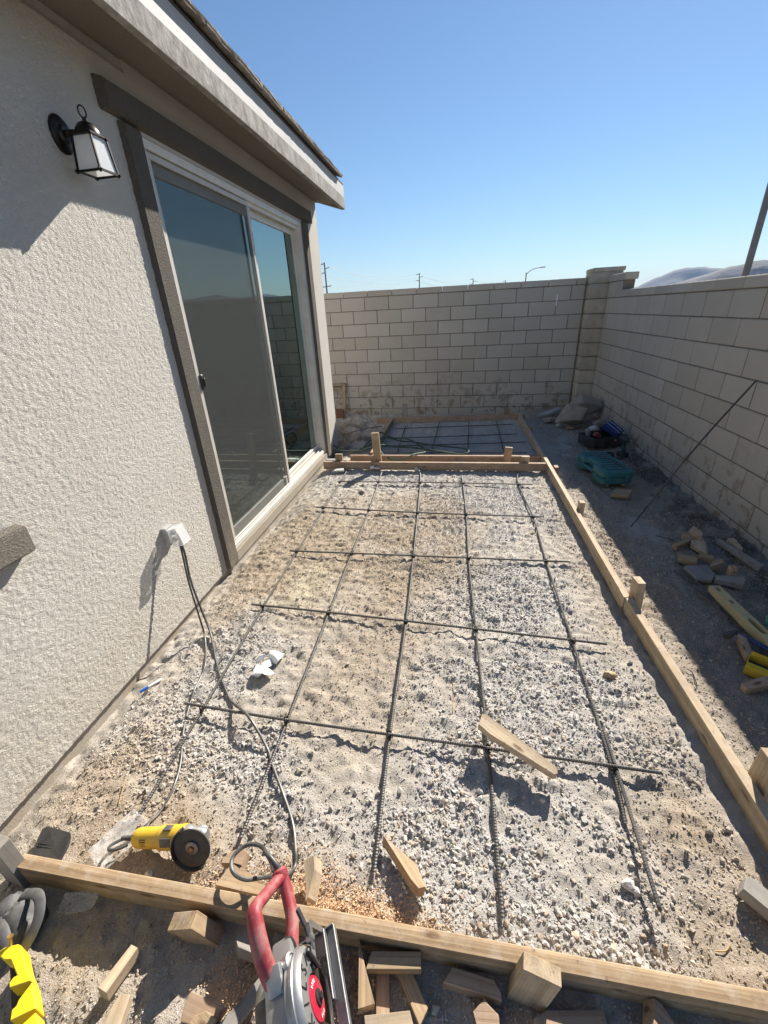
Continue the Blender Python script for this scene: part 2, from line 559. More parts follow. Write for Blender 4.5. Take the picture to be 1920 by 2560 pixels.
tone = tone * (1 - pw) + np.array([[0.50, 0.495, 0.48]]) * pw
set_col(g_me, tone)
m, nt, b = new_mat('yard_soil')
at = nn(nt, 'ShaderNodeAttribute', attribute_name='tone')
tc = nt.nodes.new('ShaderNodeTexCoord')
f1 = noise(nt, tc.outputs['Object'], 55, 6, 0.7)
f2 = noise(nt, tc.outputs['Object'], 240, 4, 0.65)
c = mixc(nt, ramp(nt, f1, [(0.3, 0.0), (0.7, 1.0)]), at.outputs['Color'], (0.0, 0.0, 0.0), 'MIX')
k = math_n(nt, 'MULTIPLY_ADD', f1, 0.5, 0.75)
k2 = math_n(nt, 'MULTIPLY', k, math_n(nt, 'MULTIPLY_ADD', f2, 0.6, 0.7))
vm = nt.nodes.new('ShaderNodeVectorMath'); vm.operation = 'SCALE'
nt.links.new(at.outputs['Color'], vm.inputs[0]); nt.links.new(k2, vm.inputs['Scale'])
speck = ramp(nt, noise(nt, tc.outputs['Object'], 170, 2, 0.5), [(0.60, 0.0), (0.66, 0.8)])
c = mixc(nt, speck, vm.outputs[0], (0.52, 0.50, 0.47))
nt.links.new(c, b.inputs['Base Color'])
b.inputs['Roughness'].default_value = 0.95
b.inputs['Specular IOR Level'].default_value = 0.1
n1 = bump(nt, None, f1, 0.8, 0.010)
bump(nt, b, f2, 0.9, 0.005, n1)
g_me.materials.append(m)
ground = bpy.data.objects.new('ground', g_me)
COL.objects.link(ground)
tag(ground, kind='structure')

# ---- crushed stone scattered over it (nobody could count it)
rs = np.random.RandomState(11)
def base_rock(sub, seed):
    t = bmesh.new()
    bmesh.ops.create_icosphere(t, subdivisions=sub, radius=1.0)
    v = np.array([w.co[:] for w in t.verts]); f = np.array([[w.index for w in q.verts] for q in t.faces])
    t.free()
    r = np.random.RandomState(seed)
    # crushed stone: flatten against a few random cutting planes
    for _ in range(9):
        n = r.normal(size=3); n /= np.linalg.norm(n)
        d = r.uniform(0.45, 0.8)
        s = v @ n
        v = v - np.clip(s - d, 0, None)[:, None] * n * 0.95
    return v * r.uniform(0.85, 1.15, size=(1, 3)), f
def shard(seed, n=9):
    """angular crushed stone: convex hull of a few random points"""
    bm = hull_rock((2.0, 2.0 * random.Random(seed).uniform(0.65, 1.0), 2.0 * random.Random(seed + 7).uniform(0.55, 0.9)), n, seed)
    bmesh.ops.triangulate(bm, faces=bm.faces); bm.verts.index_update()
    v = np.array([w.co[:] for w in bm.verts]); f = np.array([[w.index for w in q.verts] for q in bm.faces]); bm.free()
    return v, f
def octa(seed):
    r = np.random.RandomState(seed)
    v = np.array([[1, 0, 0], [-1, 0, 0], [0, 1, 0], [0, -1, 0], [0, 0, 1], [0, 0, -1]], float) + r.normal(size=(6, 3)) * 0.22
    f = np.array([[0, 2, 4], [2, 1, 4], [1, 3, 4], [3, 0, 4], [2, 0, 5], [1, 2, 5], [3, 1, 5], [0, 3, 5]])
    return v, f
BOARDS = [(-1.5, 1.06, 0.50, 0.555), (0.94, 1.06, 0.4, 6.9), (-1.5, 1.0, 4.43, 4.49), (-1.28, 1.0, 4.765, 4.81)]
def scatter(n, rlo, rhi, bases, sink, seed, thr=0.0, region=None, dens=None, base_tint=(0.52, 0.495, 0.46)):
    r = np.random.RandomState(seed)
    reg = region or (-1.6, 2.1, 0.12, 7.3)
    X = r.uniform(reg[0], reg[1], n); Y = r.uniform(reg[2], reg[3], n)
    keep = r.rand(n) < np.clip((dens or gravel)(X, Y) - thr, 0.0, 1)
    for x0, x1, y0, y1 in BOARDS:
        keep &= ~((X > x0) & (X < x1) & (Y > y0) & (Y < y1))
    keep &= ~((X < -1.56) & (Y < 5.5))
    X, Y = X[keep], Y[keep]; n = len(X)
    S = rlo * (rhi / rlo) ** (r.rand(n) ** 1.6)
    A = r.normal(size=(n, 4)); A /= np.linalg.norm(A, axis=1)[:, None]
    w, x, y, z = A.T
    Rm = np.stack([1 - 2 * (y * y + z * z), 2 * (x * y - z * w), 2 * (x * z + y * w), 2 * (x * y + z * w), 1 - 2 * (x * x + z * z), 2 * (y * z - x * w),
                   2 * (x * z - y * w), 2 * (y * z + x * w), 1 - 2 * (x * x + y * y)], -1).reshape(n, 3, 3)
    Zg = ground_h(X, Y) + house_dip(X, Y) + S * sink
    tint = np.array(base_tint) * r.uniform(0.70, 1.10, size=(n, 1)) * (1 + r.normal(size=(n, 3)) * 0.015)
    dk = r.rand(n)[:, None]
    tint = np.where(dk < 0.22, tint * 0.72, np.where(dk > 0.86, tint * 1.12, tint))
    warm = (r.rand(n) < 0.22)[:, None]
    tint = np.where(warm, tint * np.array([1.0, 0.90, 0.76]), tint)
    e = earth(X, Y)[:, None] * 0.6
    tint = tint * (1 - e) + np.array([0.40, 0.325, 0.235]) * e
    vs_, fs_, cs_ = [], [], []
    which = r.randint(0, len(bases), n); base_i = 0
    for bi, (bv, bf) in enumerate(bases):
        s = np.where(which == bi)[0]
        if len(s) == 0: continue
        V = np.einsum('nij,vj->nvi', Rm[s], bv) * S[s][:, None, None]
        V[:, :, 2] *= 0.8
        V += np.stack([X[s], Y[s], Zg[s]], -1)[:, None, :]
        nv = len(bv)
        F = bf[None] + (np.arange(len(s)) * nv)[:, None, None] + base_i
        vs_.append(V.reshape(-1, 3)); fs_.append(F.reshape(-1, 3)); cs_.append(np.repeat(tint[s], nv, 0))
        base_i += len(s) * nv
    return np.concatenate(vs_), np.concatenate(fs_), np.concatenate(cs_)
SH8 = [shard(i, 8) for i in range(12)]; SH12 = [shard(100 + i, 12) for i in range(14)]
parts = [scatter(400000, 0.0018, 0.0044, [octa(i) for i in range(6)], 0.15, 1),
         scatter(66000, 0.0038, 0.0075, SH8, 0.10, 2, 0.15),
         scatter(11000, 0.0070, 0.0135, SH12, 0.12, 3, 0.36, (-1.5, 1.0, 0.5, 2.6)),
         scatter(3600, 0.0075, 0.0150, SH12, 0.15, 13, 0.20, (-1.3, 0.8, 0.5, 1.25)),
         scatter(260, 0.011, 0.019, SH12, 0.3, 4, -0.2, (-1.5, 1.0, 0.15, 4.4)),
         scatter(26000, 0.0025, 0.0065, [octa(20 + i) for i in range(6)], 0.3, 5, -0.3),
         scatter(9000, 0.004, 0.012, SH8, 0.3, 6, -0.3, (1.04, 2.12, 0.6, 7.2)),
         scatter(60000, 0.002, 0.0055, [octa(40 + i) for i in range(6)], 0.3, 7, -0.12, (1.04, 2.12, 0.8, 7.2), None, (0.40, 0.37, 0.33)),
         scatter(60000, 0.002, 0.0055, [octa(50 + i) for i in range(6)], 0.3, 8, 0.1, (-1.55, 1.0, 0.15, 4.4), earth, (0.47, 0.40, 0.31)),
         scatter(5000, 0.004, 0.011, SH8, 0.2, 9, 0.2, (-2.2, 2.1, 0.15, 7.3), earth, (0.43, 0.36, 0.27))]
off = 0; V, F, Cc = [], [], []
for v, f, c_ in parts:
    V.append(v); F.append(f + off); Cc.append(c_); off += len(v)
s_me = np_mesh('gravel', np.concatenate(V).astype(np.float32), np.concatenate(F), smooth=False)
set_col(s_me, np.concatenate(Cc))
m, nt, b = new_mat('crushed_stone')
at = nn(nt, 'ShaderNodeAttribute', attribute_name='tone')
tc = nt.nodes.new('ShaderNodeTexCoord')
f1 = noise(nt, tc.outputs['Object'], 160, 5, 0.7)
vm = nt.nodes.new('ShaderNodeVectorMath'); vm.operation = 'SCALE'
nt.links.new(at.outputs['Color'], vm.inputs[0]); nt.links.new(math_n(nt, 'MULTIPLY_ADD', f1, 0.6, 0.72), vm.inputs['Scale'])
nt.links.new(vm.outputs[0], b.inputs['Base Color'])
b.inputs['Roughness'].default_value = 0.92
b.inputs['Specular IOR Level'].default_value = 0.15
bump(nt, b, f1, 0.5, 0.003)
s_me.materials.append(m)
gv_o = bpy.data.objects.new('gravel', s_me)
COL.objects.link(gv_o)
tag(gv_o, 'loose pale grey crushed stone spread over the yard', 'gravel', kind='stuff')

# ---- far hills
def ridge(name, dist, depth, fn, seed, hue):
    az = np.radians(np.arange(-70, 130, 0.5))
    rows = np.linspace(-1, 1, 15)
    pts = []
    for j, t in enumerate(rows):
        d = dist + t * depth
        prof = (1 - abs(t)) ** 0.9
        a = np.degrees(az)
        el = fn(a) * (1 + 0.16 * (fbm(a * 1.1 + seed * 3, a * 0 + 2.0, 5) - 0.47))
        n = fbm(a * 0.55 + seed, np.full_like(a, j * 0.9 + seed), 5)
        h = dist * np.tan(np.radians(np.maximum(el, 0.05))) * prof * (1 + (n - 0.47) * 0.9 * (1 - prof) * 2.2)
        pts.append(np.stack([d * np.sin(az), d * np.cos(az), h - 8 * (prof < 0.01)], -1))
    P = np.array(pts).astype(np.float32)
    r_, c_ = P.shape[:2]
    ii = np.arange(r_ * c_).reshape(r_, c_)
    q = np.stack([ii[:-1, :-1], ii[:-1, 1:], ii[1:, 1:], ii[1:, :-1]], -1).reshape(-1, 4)
    me = np_mesh(name, P.reshape(-1, 3), q)
    me.materials.append(simple('dry_hillside_%d' % seed, hue, tuple(v * 0.75 for v in hue), 0.95, 0, 0.004, 0.02, 0.5, 20.0, 0, space='Object'))
    o = bpy.data.objects.new(name, me)
    COL.objects.link(o)
    tag(o, kind='structure')
def lerp_pts(P):
    xs = [p[0] for p in P]; ys = [p[1] for p in P]
    return lambda a: np.interp(a, xs, ys)
ridge('near_hills', 5200, 420, lerp_pts([(-70, 0.1), (8, 0.1), (18, 0.5), (22, 1.25), (25, 1.95), (27.6, 2.58), (28.8, 2.70), (30.5, 2.5), (34, 1.7), (38, 2.3), (48, 1.4), (60, 2.4), (75, 1.8), (90, 2.6), (110, 1.6), (130, 1.2)]), 4, (0.06, 0.056, 0.05))
ridge('far_hills', 9500, 800, lerp_pts([(-70, 0.1), (10, 0.2), (17, 0.75), (19, 1.2), (21.4, 2.2), (22.6, 2.5), (23.7, 2.62), (25.2, 2.45), (27, 2.2), (32, 2.4), (45, 2.0), (60, 1.9), (80, 2.2), (130, 1.2)]), 9, (0.06, 0.056, 0.05))

# ================================================================== BLOCK WALLS
L0 = 1.8541; RH = 0.2032; BL = 0.4064; BT = 0.15
M_BLOCK = None
def block_material():
    m, nt, b = new_mat('concrete_block')
    tc = nt.nodes.new('ShaderNodeTexCoord'); geo = nt.nodes.new('ShaderNodeNewGeometry')
    oi = nt.nodes.new('ShaderNodeObjectInfo')
    pos = geo.outputs['Position']
    fine = noise(nt, pos, 260, 5, 0.7)
    big = noise(nt, pos, 1.3, 4, 0.6)
    col = mixc(nt, oi.outputs['Random'], (0.465, 0.422, 0.357), (0.545, 0.505, 0.44))
    col = mixc(nt, ramp(nt, big, [(0.4, 0.0), (0.7, 0.45)]), col, (0.42, 0.375, 0.31))
    chalk = ramp(nt, noise(nt, pos, 5, 6, 0.75), [(0.55, 0.0), (0.8, 0.5)])
    col = mixc(nt, chalk, col, (0.58, 0.565, 0.535))
    # splashed brown earth on the lowest courses
    sep = nt.nodes.new('ShaderNodeSeparateXYZ'); nt.links.new(pos, sep.inputs[0])
    low = ramp(nt, math_n(nt, 'MULTIPLY_ADD', sep.outputs[2], -1.0, 0.75), [(0.0, 0.0), (0.9, 1.0)])
    spl = ramp(nt, noise(nt, pos, 7, 5, 0.65, 0.6), [(0.53, 0.0), (0.60, 1.0)])
    col = mixc(nt, math_n(nt, 'MULTIPLY', math_n(nt, 'MULTIPLY', low, spl), 0.85), col, (0.20, 0.135, 0.085))
    nt.links.new(mixc(nt, math_n(nt, 'MULTIPLY', fine, 0.30), col, (0.25, 0.235, 0.21)), b.inputs['Base Color'])
    b.inputs['Roughness'].default_value = 0.95
    b.inputs['Specular IOR Level'].default_value = 0.15
    n1 = bump(nt, None, noise(nt, pos, 26, 4, 0.6), 0.3, 0.006)
    bump(nt, b, fine, 0.55, 0.003, n1)
    return m
M_BLOCK = block_material()
M_MORTAR = simple('mortar', (0.21, 0.19, 0.16), (0.16, 0.145, 0.12), 0.95, 0, 9, 200, 0.6, 0.004, 0, spec=0.1)
def block_mesh(name, lx, ly, lz, seed, jitter=0.0012, bev=0.0045):
    rng = random.Random(seed)
    bm = bmesh.new()
    box(bm, (lx, ly, lz), bevel=bev)
    for v in bm.verts:
        v.co += Vector((rng.uniform(-1, 1), rng.uniform(-1, 1), rng.uniform(-1, 1))) * jitter
    me = bpy.data.meshes.new(name); bm.to_mesh(me); bm.free()
    me.materials.append(M_BLOCK)
    return me
J = 0.0095
BLK_X = [block_mesh('block', BL - J, BT, RH - J, i) for i in range(6)]
BLK_Y = [block_mesh('block', BT, BL - J, RH - J, 20 + i) for i in range(6)]
CAP_X = [block_mesh('cap_block', BL - 0.007, BT + 0.022, 0.084, 40 + i, 0.0015, 0.006) for i in range(3)]
CAP_Y = [block_mesh('cap_block', BT + 0.022, BL - 0.007, 0.084, 50 + i, 0.0015, 0.006) for i in range(3)]
rb = random.Random(5)

XP, YB = 1.9012, 7.651
bw = thing('block_wall', 'tan concrete block wall across the far end of the yard', 'wall', (-0.8, YB + BT / 2, 0))
bm = bmesh.new(); box(bm, (5.50, BT - 0.009, L0 + 0.36), (-0.76, YB + BT / 2, (L0 - 0.36) / 2 + 0.02))
obj('mortar', bm, M_MORTAR, bw, world_in=True)
def row_cells(lo, hi, start):
    """joints at start + k*BL clipped to lo..hi"""
    k = math.floor((lo - start) / BL); out = []
    p = start + k * BL
    while p < hi - 1e-6:
        a, c = max(lo, p), min(hi, p + BL)
        if c - a > 0.05: out.append((a, c))
        p += BL
    return out
for r_ in range(1, 11):
    z = L0 - (r_ - 0.5) * RH
    off_ = 0.5 * BL if r_ % 2 else 0.0
    for a, c in row_cells(-3.4, XP - 0.006, XP - off_ - 20 * BL):
        me = rb.choice(BLK_X)
        inst('block', me, bw, ((a + c) / 2 + 0.8, rb.uniform(-0.0012, 0.0012), z), scale=((c - a - J) / (BL - J), 1, 1))
for a, c in row_cells(-3.4, XP - 0.004, XP - 0.35 * BL - 20 * BL):
    inst('cap_block', rb.choice(CAP_X), bw, ((a + c) / 2 + 0.8, rb.uniform(-0.002, 0.002), L0 + 0.049), scale=((c - a - 0.007) / (BL - 0.007), 1, 1))

XW, T0 = 2.1452, 6.9926
Y_FAR = 7.372
rw = thing('block_wall', 'tan concrete block wall along the right side of the yard, stepped down by one course', 'wall', (XW + BT / 2, 3.2, 0))
L1 = L0 - RH
bm = bmesh.new(); box(bm, (BT - 0.009, Y_FAR + 1.4, L1 + 0.36), (XW + BT / 2, (Y_FAR - 1.4) / 2, (L1 - 0.36) / 2 + 0.012))
box(bm, (BT - 0.010, 0.60, RH + 0.02), (XW + BT / 2, Y_FAR - 0.3, L1 + RH / 2 + 0.008))
obj('mortar', bm, M_MORTAR, rw, world_in=True)
for r_ in range(2, 11):
    z = L0 - (r_ - 0.5) * RH
    off_ = 0.0 if r_ % 2 == 0 else 0.5 * BL
    for a, c in row_cells(-1.4, Y_FAR, T0 - off_ - 30 * BL):
        inst('block', rb.choice(BLK_Y), rw, (rb.uniform(-0.0012, 0.0012), (a + c) / 2 - 3.2, z), scale=(1, (c - a - J) / (BL - J), 1))
for a, c in ((7.03, Y_FAR), (6.78, 7.03)):
    inst('block', rb.choice(BLK_Y), rw, (0, (a + c) / 2 - 3.2, L1 + RH / 2), scale=(1, (c - a - J) / (BL - J), 1))
for a, c in row_cells(-1.4, 6.76, T0 - 0.3 * BL - 30 * BL):
    inst('cap_block', rb.choice(CAP_Y), rw, (0, (a + c) / 2 - 3.2, L1 + 0.046), scale=(1, (c - a - 0.007) / (BL - 0.007), 1))
for a, c in ((6.98, Y_FAR), (6.70, 6.98)):
    inst('cap_block', rb.choice(CAP_Y), rw, (-0.004, (a + c) / 2 - 3.2, L0 + 0.046), scale=(1, (c - a - 0.007) / (BL - 0.007), 1))

# corner pilaster of split-face blocks
def rough_block(name, sx, sy, sz, seed, amp=0.009, cuts=5):
    rng = random.Random(seed)
    bm = bmesh.new()
    bmesh.ops.create_cube(bm, size=1.0)
    bmesh.ops.subdivide_edges(bm, edges=list(bm.edges), cuts=cuts, use_grid_fill=True)
    for v in bm.verts:
        n = Vector((round(v.co.x * 2), round(v.co.y * 2), 0))
        edge = abs(v.co.z) > 0.49
        v.co = Vector((v.co.x * sx, v.co.y * sy, v.co.z * sz))
        for ax in (0, 1):
            if abs(n[ax]) == 1 and abs(abs(v.co[ax]) - (sx, sy)[ax] / 2) < 1e-5:
                v.co[ax] += n[ax] * (rng.uniform(-0.2, 1.0) * amp - (amp * 0.9 if edge else 0))
    me = bpy.data.meshes.new(name); bm.to_mesh(me); bm.free()
    me.materials.append(M_SPLIT)
    return me
M_SPLIT = simple('split_face_block', (0.50, 0.45, 0.365), (0.41, 0.36, 0.28), 0.97, 0, 6, 120, 0.9, 0.006, 0.10, spec=0.1)
pil = thing('pilaster', 'square pilaster of rough split-face blocks standing in the wall corner', 'pilaster', (2.120, 7.59, 0))
bm = bmesh.new(); box(bm, (0.36, 0.36, 2.2), (0, 0, 0.88)); obj('mortar', bm, M_MORTAR, pil)
SPL = [rough_block('pilaster_block', 0.402, 0.402, RH - 0.012, 60 + i) for i in range(4)]
for r_ in range(0, 11):
    inst('pilaster_block', SPL[r_ % 4], pil, (0, 0, L0 - (r_ - 0.5) * RH - (0.03 if r_ == 0 else 0)), (0, 0, R(90) * (r_ % 2) * 0), (1, 1, 0.72 if r_ == 0 else 1))
SC = rough_block('pilaster_cap', 0.425, 0.415, 0.055, 77, 0.006)
inst('pilaster_cap', SC, pil, (0.006, 0.0, L0 + 0.03 + RH * 0.72 - 0.005))

# white caulk strip left on the far wall
bm = bmesh.new(); bar(bm, (1.502, YB - 0.006, 1.735), (1.500, YB - 0.006, 1.655), 0.016, 0.012, 0.003, (0, 1, 0)); bar(bm, (1.500, YB - 0.005, 1.655), (1.494, YB - 0.005, 1.583), 0.012, 0.010, 0.003, (0, 1, 0))
M_WHITE = simple('white_plastic', (0.80, 0.80, 0.78), (0.70, 0.70, 0.68), 0.45, bstr=0.05, dirt=(0.45, 0.42, 0.37), dirt_amt=0.3)
tag(obj('caulk_strip', bm, M_WHITE), 'short white strip stuck on a joint of the far block wall', 'strip')
# ================================================================== HOUSE
W = -1.587
def stucco(name, c1, c2, s=1.0):
    m, nt, b = new_mat(name)
    tc = nt.nodes.new('ShaderNodeTexCoord'); v = tc.outputs['Object']
    mp = nt.nodes.new('ShaderNodeMapping'); mp.inputs['Scale'].default_value = (1, 0.75, 1.25); nt.links.new(v, mp.inputs[0])
    h1 = noise(nt, mp.outputs[0], 104 * s, 5, 0.65, 0.35)
    h2 = noise(nt, v, 210, 4, 0.6)
    lumps = ramp(nt, h1, [(0.34, 0.0), (0.48, 0.45), (0.60, 1.0)])
    col = mixc(nt, ramp(nt, noise(nt, v, 2.2, 5, 0.65), [(0.35, 0.0), (0.7, 1.0)]), c1, c2)
    col = mixc(nt, ramp(nt, h2, [(0.4, 0.0), (0.75, 0.25)]), col, tuple(q * 0.6 for q in c2))
    # tan dust splashed on the lowest part
    sep = nt.nodes.new('ShaderNodeSeparateXYZ'); nt.links.new(v, sep.inputs[0])
    lowz = ramp(nt, math_n(nt, 'MULTIPLY_ADD', sep.outputs[2], -1.6, 0.75), [(0.0, 0.0), (0.8, 0.9)])
    sp_ = ramp(nt, noise(nt, v, 6, 6, 0.75), [(0.38, 0.0), (0.66, 1.0)])
    col = mixc(nt, math_n(nt, 'MULTIPLY', math_n(nt, 'MULTIPLY', lowz, sp_), 0.6), col, (0.50, 0.42, 0.31))
    nt.links.new(col, b.inputs['Base Color'])
    b.inputs['Roughness'].default_value = 0.93
    b.inputs['Specular IOR Level'].default_value = 0.15
    n1 = bump(nt, None, lumps, 0.9, 0.0125 / (s ** 2.2))
    bump(nt, b, h2, 0.5, 0.002, n1)
    return m
M_TRIM = stucco('trim_stucco', (0.195, 0.178, 0.152), (0.165, 0.15, 0.128), 1.1)
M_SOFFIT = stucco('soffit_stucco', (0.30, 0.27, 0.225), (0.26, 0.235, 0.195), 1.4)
M_CONC = simple('raw_concrete', (0.42, 0.39, 0.345), (0.33, 0.295, 0.245), 0.95, 0, 5, 120, 0.5, 0.005, 0, dirt=(0.30, 0.22, 0.14), dirt_amt=0.7, dirt_scale=4, spec=0.1)
M_VINYL = simple('almond_vinyl', (0.66, 0.64, 0.58), (0.60, 0.58, 0.52), 0.42, 0, 4, 150, 0.04, 0.001, 0.02, dirt=(0.42, 0.37, 0.29), dirt_amt=0.35, dirt_scale=9)
M_DARKPL = simple('black_plastic', (0.020, 0.020, 0.022), (0.035, 0.034, 0.033), 0.5, 0, 20, 200, 0.1, 0.001, 0.1, dirt=(0.20, 0.18, 0.15), dirt_amt=0.25)

hs = thing('house', 'grey stucco house wall with a sliding door under a tiled eave', 'house', (W, 3.0, 0))
def hp(name, bm, mat, parent=None, smooth=False):
    return obj(name, bm, mat, parent or hs, smooth=smooth, world_in=(parent is None))
D0, D1, DZ0, DZ1 = 2.455, 4.845, 0.075, 2.47       # door opening
YE = 5.42
bm = bmesh.new()
TH = 0.16
def wallbox(y0, y1, z0, z1): box(bm, (TH, y1 - y0, z1 - z0), (W - TH / 2, (y0 + y1) / 2, (z0 + z1) / 2))
WIN = (-0.75, 0.60, 0.98, 2.05)
wallbox(-1.6, WIN[0], 0.0, 2.80); wallbox(WIN[0], WIN[1], 0.0, WIN[2]); wallbox(WIN[0], WIN[1], WIN[3], 2.80)
wallbox(D0, D1, DZ1, 2.80); wallbox(D1, YE, 0.0, 2.80)
box(bm, (4.6, TH, 2.8), (W - TH - 2.3, YE - TH / 2, 1.4))
box(bm, (TH - 0.012, D0 - WIN[1], 2.80), (W - TH / 2 - 0.006, (WIN[1] + D0) / 2, 1.40))
wy = np.arange(WIN[1], D0 + 0.002, 0.0052); wz = np.arange(0.0, 2.7, 0.0052)
WY, WZ = np.meshgrid(wy, wz)
q1 = fbm(WY * 92 + 2 * fbm(WY * 9, WZ * 9, 2), WZ * 112, 2); q2 = fbm(WY * 130 + 40, WZ * 130, 2)
WXD = W + (sstep(0.18, 0.56, q1) - 0.5) * 0.0024 + (q2 - 0.37) * 0.0016
WXD[0, :] = W - 0.010; WXD[-1, :] = W - 0.010; WXD[:, -1] = W - 0.010
ii = np.arange(WY.size).reshape(WY.shape)
wq = np.stack([ii[:-1, :-1], ii[:-1, 1:], ii[1:, 1:], ii[1:, :-1]], -1).reshape(-1, 4)
w_me = np_mesh('relief', np.stack([WXD, WY, WZ], -1).reshape(-1, 3).astype(np.float32), wq)
bm.from_mesh(w_me); bpy.data.meshes.remove(w_me)
M_STUCCO_FINE = stucco('wall_stucco', (0.69, 0.66, 0.60), (0.64, 0.605, 0.54), 1.6)
wall_o = hp('wall', bm, M_STUCCO_FINE)
bm = bmesh.new()
box(bm, (TH, D1 - D0 - 0.004, DZ0 - 0.004), (W - TH / 2 + 0.018, (D0 + D1) / 2, DZ0 / 2))
hp('door_step', bm, stucco('step_stucco', (0.50, 0.455, 0.385), (0.44, 0.39, 0.32), 1.3))
bm = bmesh.new()
box(bm, (0.2, 4.0, 0.5), (W - 0.125, 0.4, -0.254)); box(bm, (0.2, D1 - D0 + 0.2, 0.5), (W - 0.098, (D0 + D1) / 2, -0.2535)); box(bm, (0.2, 0.45, 0.5), (W - 0.125, 5.19, -0.254))
box(bm, (4.6, 0.12, 0.5), (W - 2.4, 5.33, -0.254))
hp('foundation', bm, M_CONC)
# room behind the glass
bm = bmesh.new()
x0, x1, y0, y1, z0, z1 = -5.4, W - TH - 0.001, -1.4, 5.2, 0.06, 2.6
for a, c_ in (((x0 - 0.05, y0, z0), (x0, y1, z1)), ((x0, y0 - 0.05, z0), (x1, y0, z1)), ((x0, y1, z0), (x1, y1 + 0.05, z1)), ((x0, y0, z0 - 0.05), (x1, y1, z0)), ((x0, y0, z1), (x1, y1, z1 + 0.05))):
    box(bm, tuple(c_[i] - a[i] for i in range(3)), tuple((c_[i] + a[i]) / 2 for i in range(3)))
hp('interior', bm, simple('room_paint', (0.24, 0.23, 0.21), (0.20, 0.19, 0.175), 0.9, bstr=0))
# trims round the door
def taper_bar(bm, y0, y1, z0, z1, proud, flare=0.012):
    """rectangular stucco trim whose edges fall back to the wall"""
    t = bmesh.new()
    a = [t.verts.new((W - 0.02, y, z)) for y, z in ((y0, z0), (y1, z0), (y1, z1), (y0, z1))]
    c = [t.verts.new((W + proud, y, z)) for y, z in ((y0 + flare, z0 + flare), (y1 - flare, z0 + flare), (y1 - flare, z1 - flare), (y0 + flare, z1 - flare))]
    t.faces.new(c); t.faces.new(a[::-1])
    for i in range(4):
        t.faces.new((a[i], a[(i + 1) % 4], c[(i + 1) % 4], c[i]))
    bmesh.ops.recalc_face_normals(t, faces=t.faces)
    bmesh.ops.bevel(t, geom=list(t.edges), offset=0.005, segments=2, affect='EDGES')
    merge(bm, t)
bm = bmesh.new(); taper_bar(bm, 2.305, D0 - 0.004, 0.0, 2.487, 0.030); hp('door_trim', bm, M_TRIM, smooth=True)
bm = bmesh.new(); taper_bar(bm, D1 + 0.004, 5.0, 0.0, 2.487, 0.030); hp('door_trim', bm, M_TRIM, smooth=True)
bm = bmesh.new(); taper_bar(bm, 2.205, 5.075, 2.483, 2.612, 0.042, 0.016); hp('door_header', bm, M_TRIM, smooth=True)
bm = bmesh.new(); taper_bar(bm, -0.9, 1.14, 0.868, 0.985, 0.05, 0.008); hp('window_sill', bm, stucco('sill_stucco', (0.30, 0.27, 0.225), (0.24, 0.215, 0.18), 1.2), smooth=True)
# window above that sill
win = bmesh.new()
for a, c_ in (((WIN[0], WIN[2]), (WIN[1], WIN[2] + 0.05)), ((WIN[0], WIN[3] - 0.05), (WIN[1], WIN[3])), ((WIN[0], WIN[2] + 0.05), (WIN[0] + 0.05, WIN[3] - 0.05)), ((WIN[1] - 0.05, WIN[2] + 0.05), (WIN[1], WIN[3] - 0.05)), ((0.075, WIN[2] + 0.05), (0.125, WIN[3] - 0.05))):
    box(win, (0.07, c_[0] - a[0] - 0.001, c_[1] - a[1] - 0.001), (W - 0.06, (a[0] + c_[0]) / 2, (a[1] + c_[1]) / 2), bevel=0.004)
wo_ = hp('window', win, M_VINYL)
# glass
m, nt, b = new_mat('tinted_door_glass')
nt.nodes.remove(b)
out = nt.nodes['Material Output']
gl = nn(nt, 'ShaderNodeBsdfGlossy'); gl.inputs['Color'].default_value = (0.78, 0.96, 0.93, 1); gl.inputs['Roughness'].default_value = 0.004
tr = nn(nt, 'ShaderNodeBsdfTransparent'); tr.inputs['Color'].default_value = (0.40, 0.50, 0.44, 1)
fr = nn(nt, 'ShaderNodeFresnel'); fr.inputs['IOR'].default_value = 4.2
tc = nt.nodes.new('ShaderNodeTexCoord')
smear = ramp(nt, noise(nt, tc.outputs['Object'], 3.5, 6, 0.75, 1.2), [(0.55, 0.0), (0.85, 0.10)])
df = nn(nt, 'ShaderNodeBsdfDiffuse'); df.inputs['Color'].default_value = (0.45, 0.43, 0.38, 1)
bp_ = nn(nt, 'ShaderNodeBump'); bp_.inputs['Strength'].default_value = 0.05; bp_.inputs['Distance'].default_value = 0.02
nt.links.new(noise(nt, tc.outputs['Object'], 1.2, 2, 0.5), bp_.inputs['Height'])
nt.links.new(bp_.outputs[0], gl.inputs['Normal'])
mx = nn(nt, 'ShaderNodeMixShader'); nt.links.new(fr.outputs[0], mx.inputs[0]); nt.links.new(tr.outputs[0], mx.inputs[1]); nt.links.new(gl.outputs[0], mx.inputs[2])
mx2 = nn(nt, 'ShaderNodeMixShader'); nt.links.new(smear, mx2.inputs[0]); nt.links.new(mx.outputs[0], mx2.inputs[1]); nt.links.new(df.outputs[0], mx2.inputs[2])
nt.links.new(mx2.outputs[0], out.inputs['Surface'])
M_GLASS = m
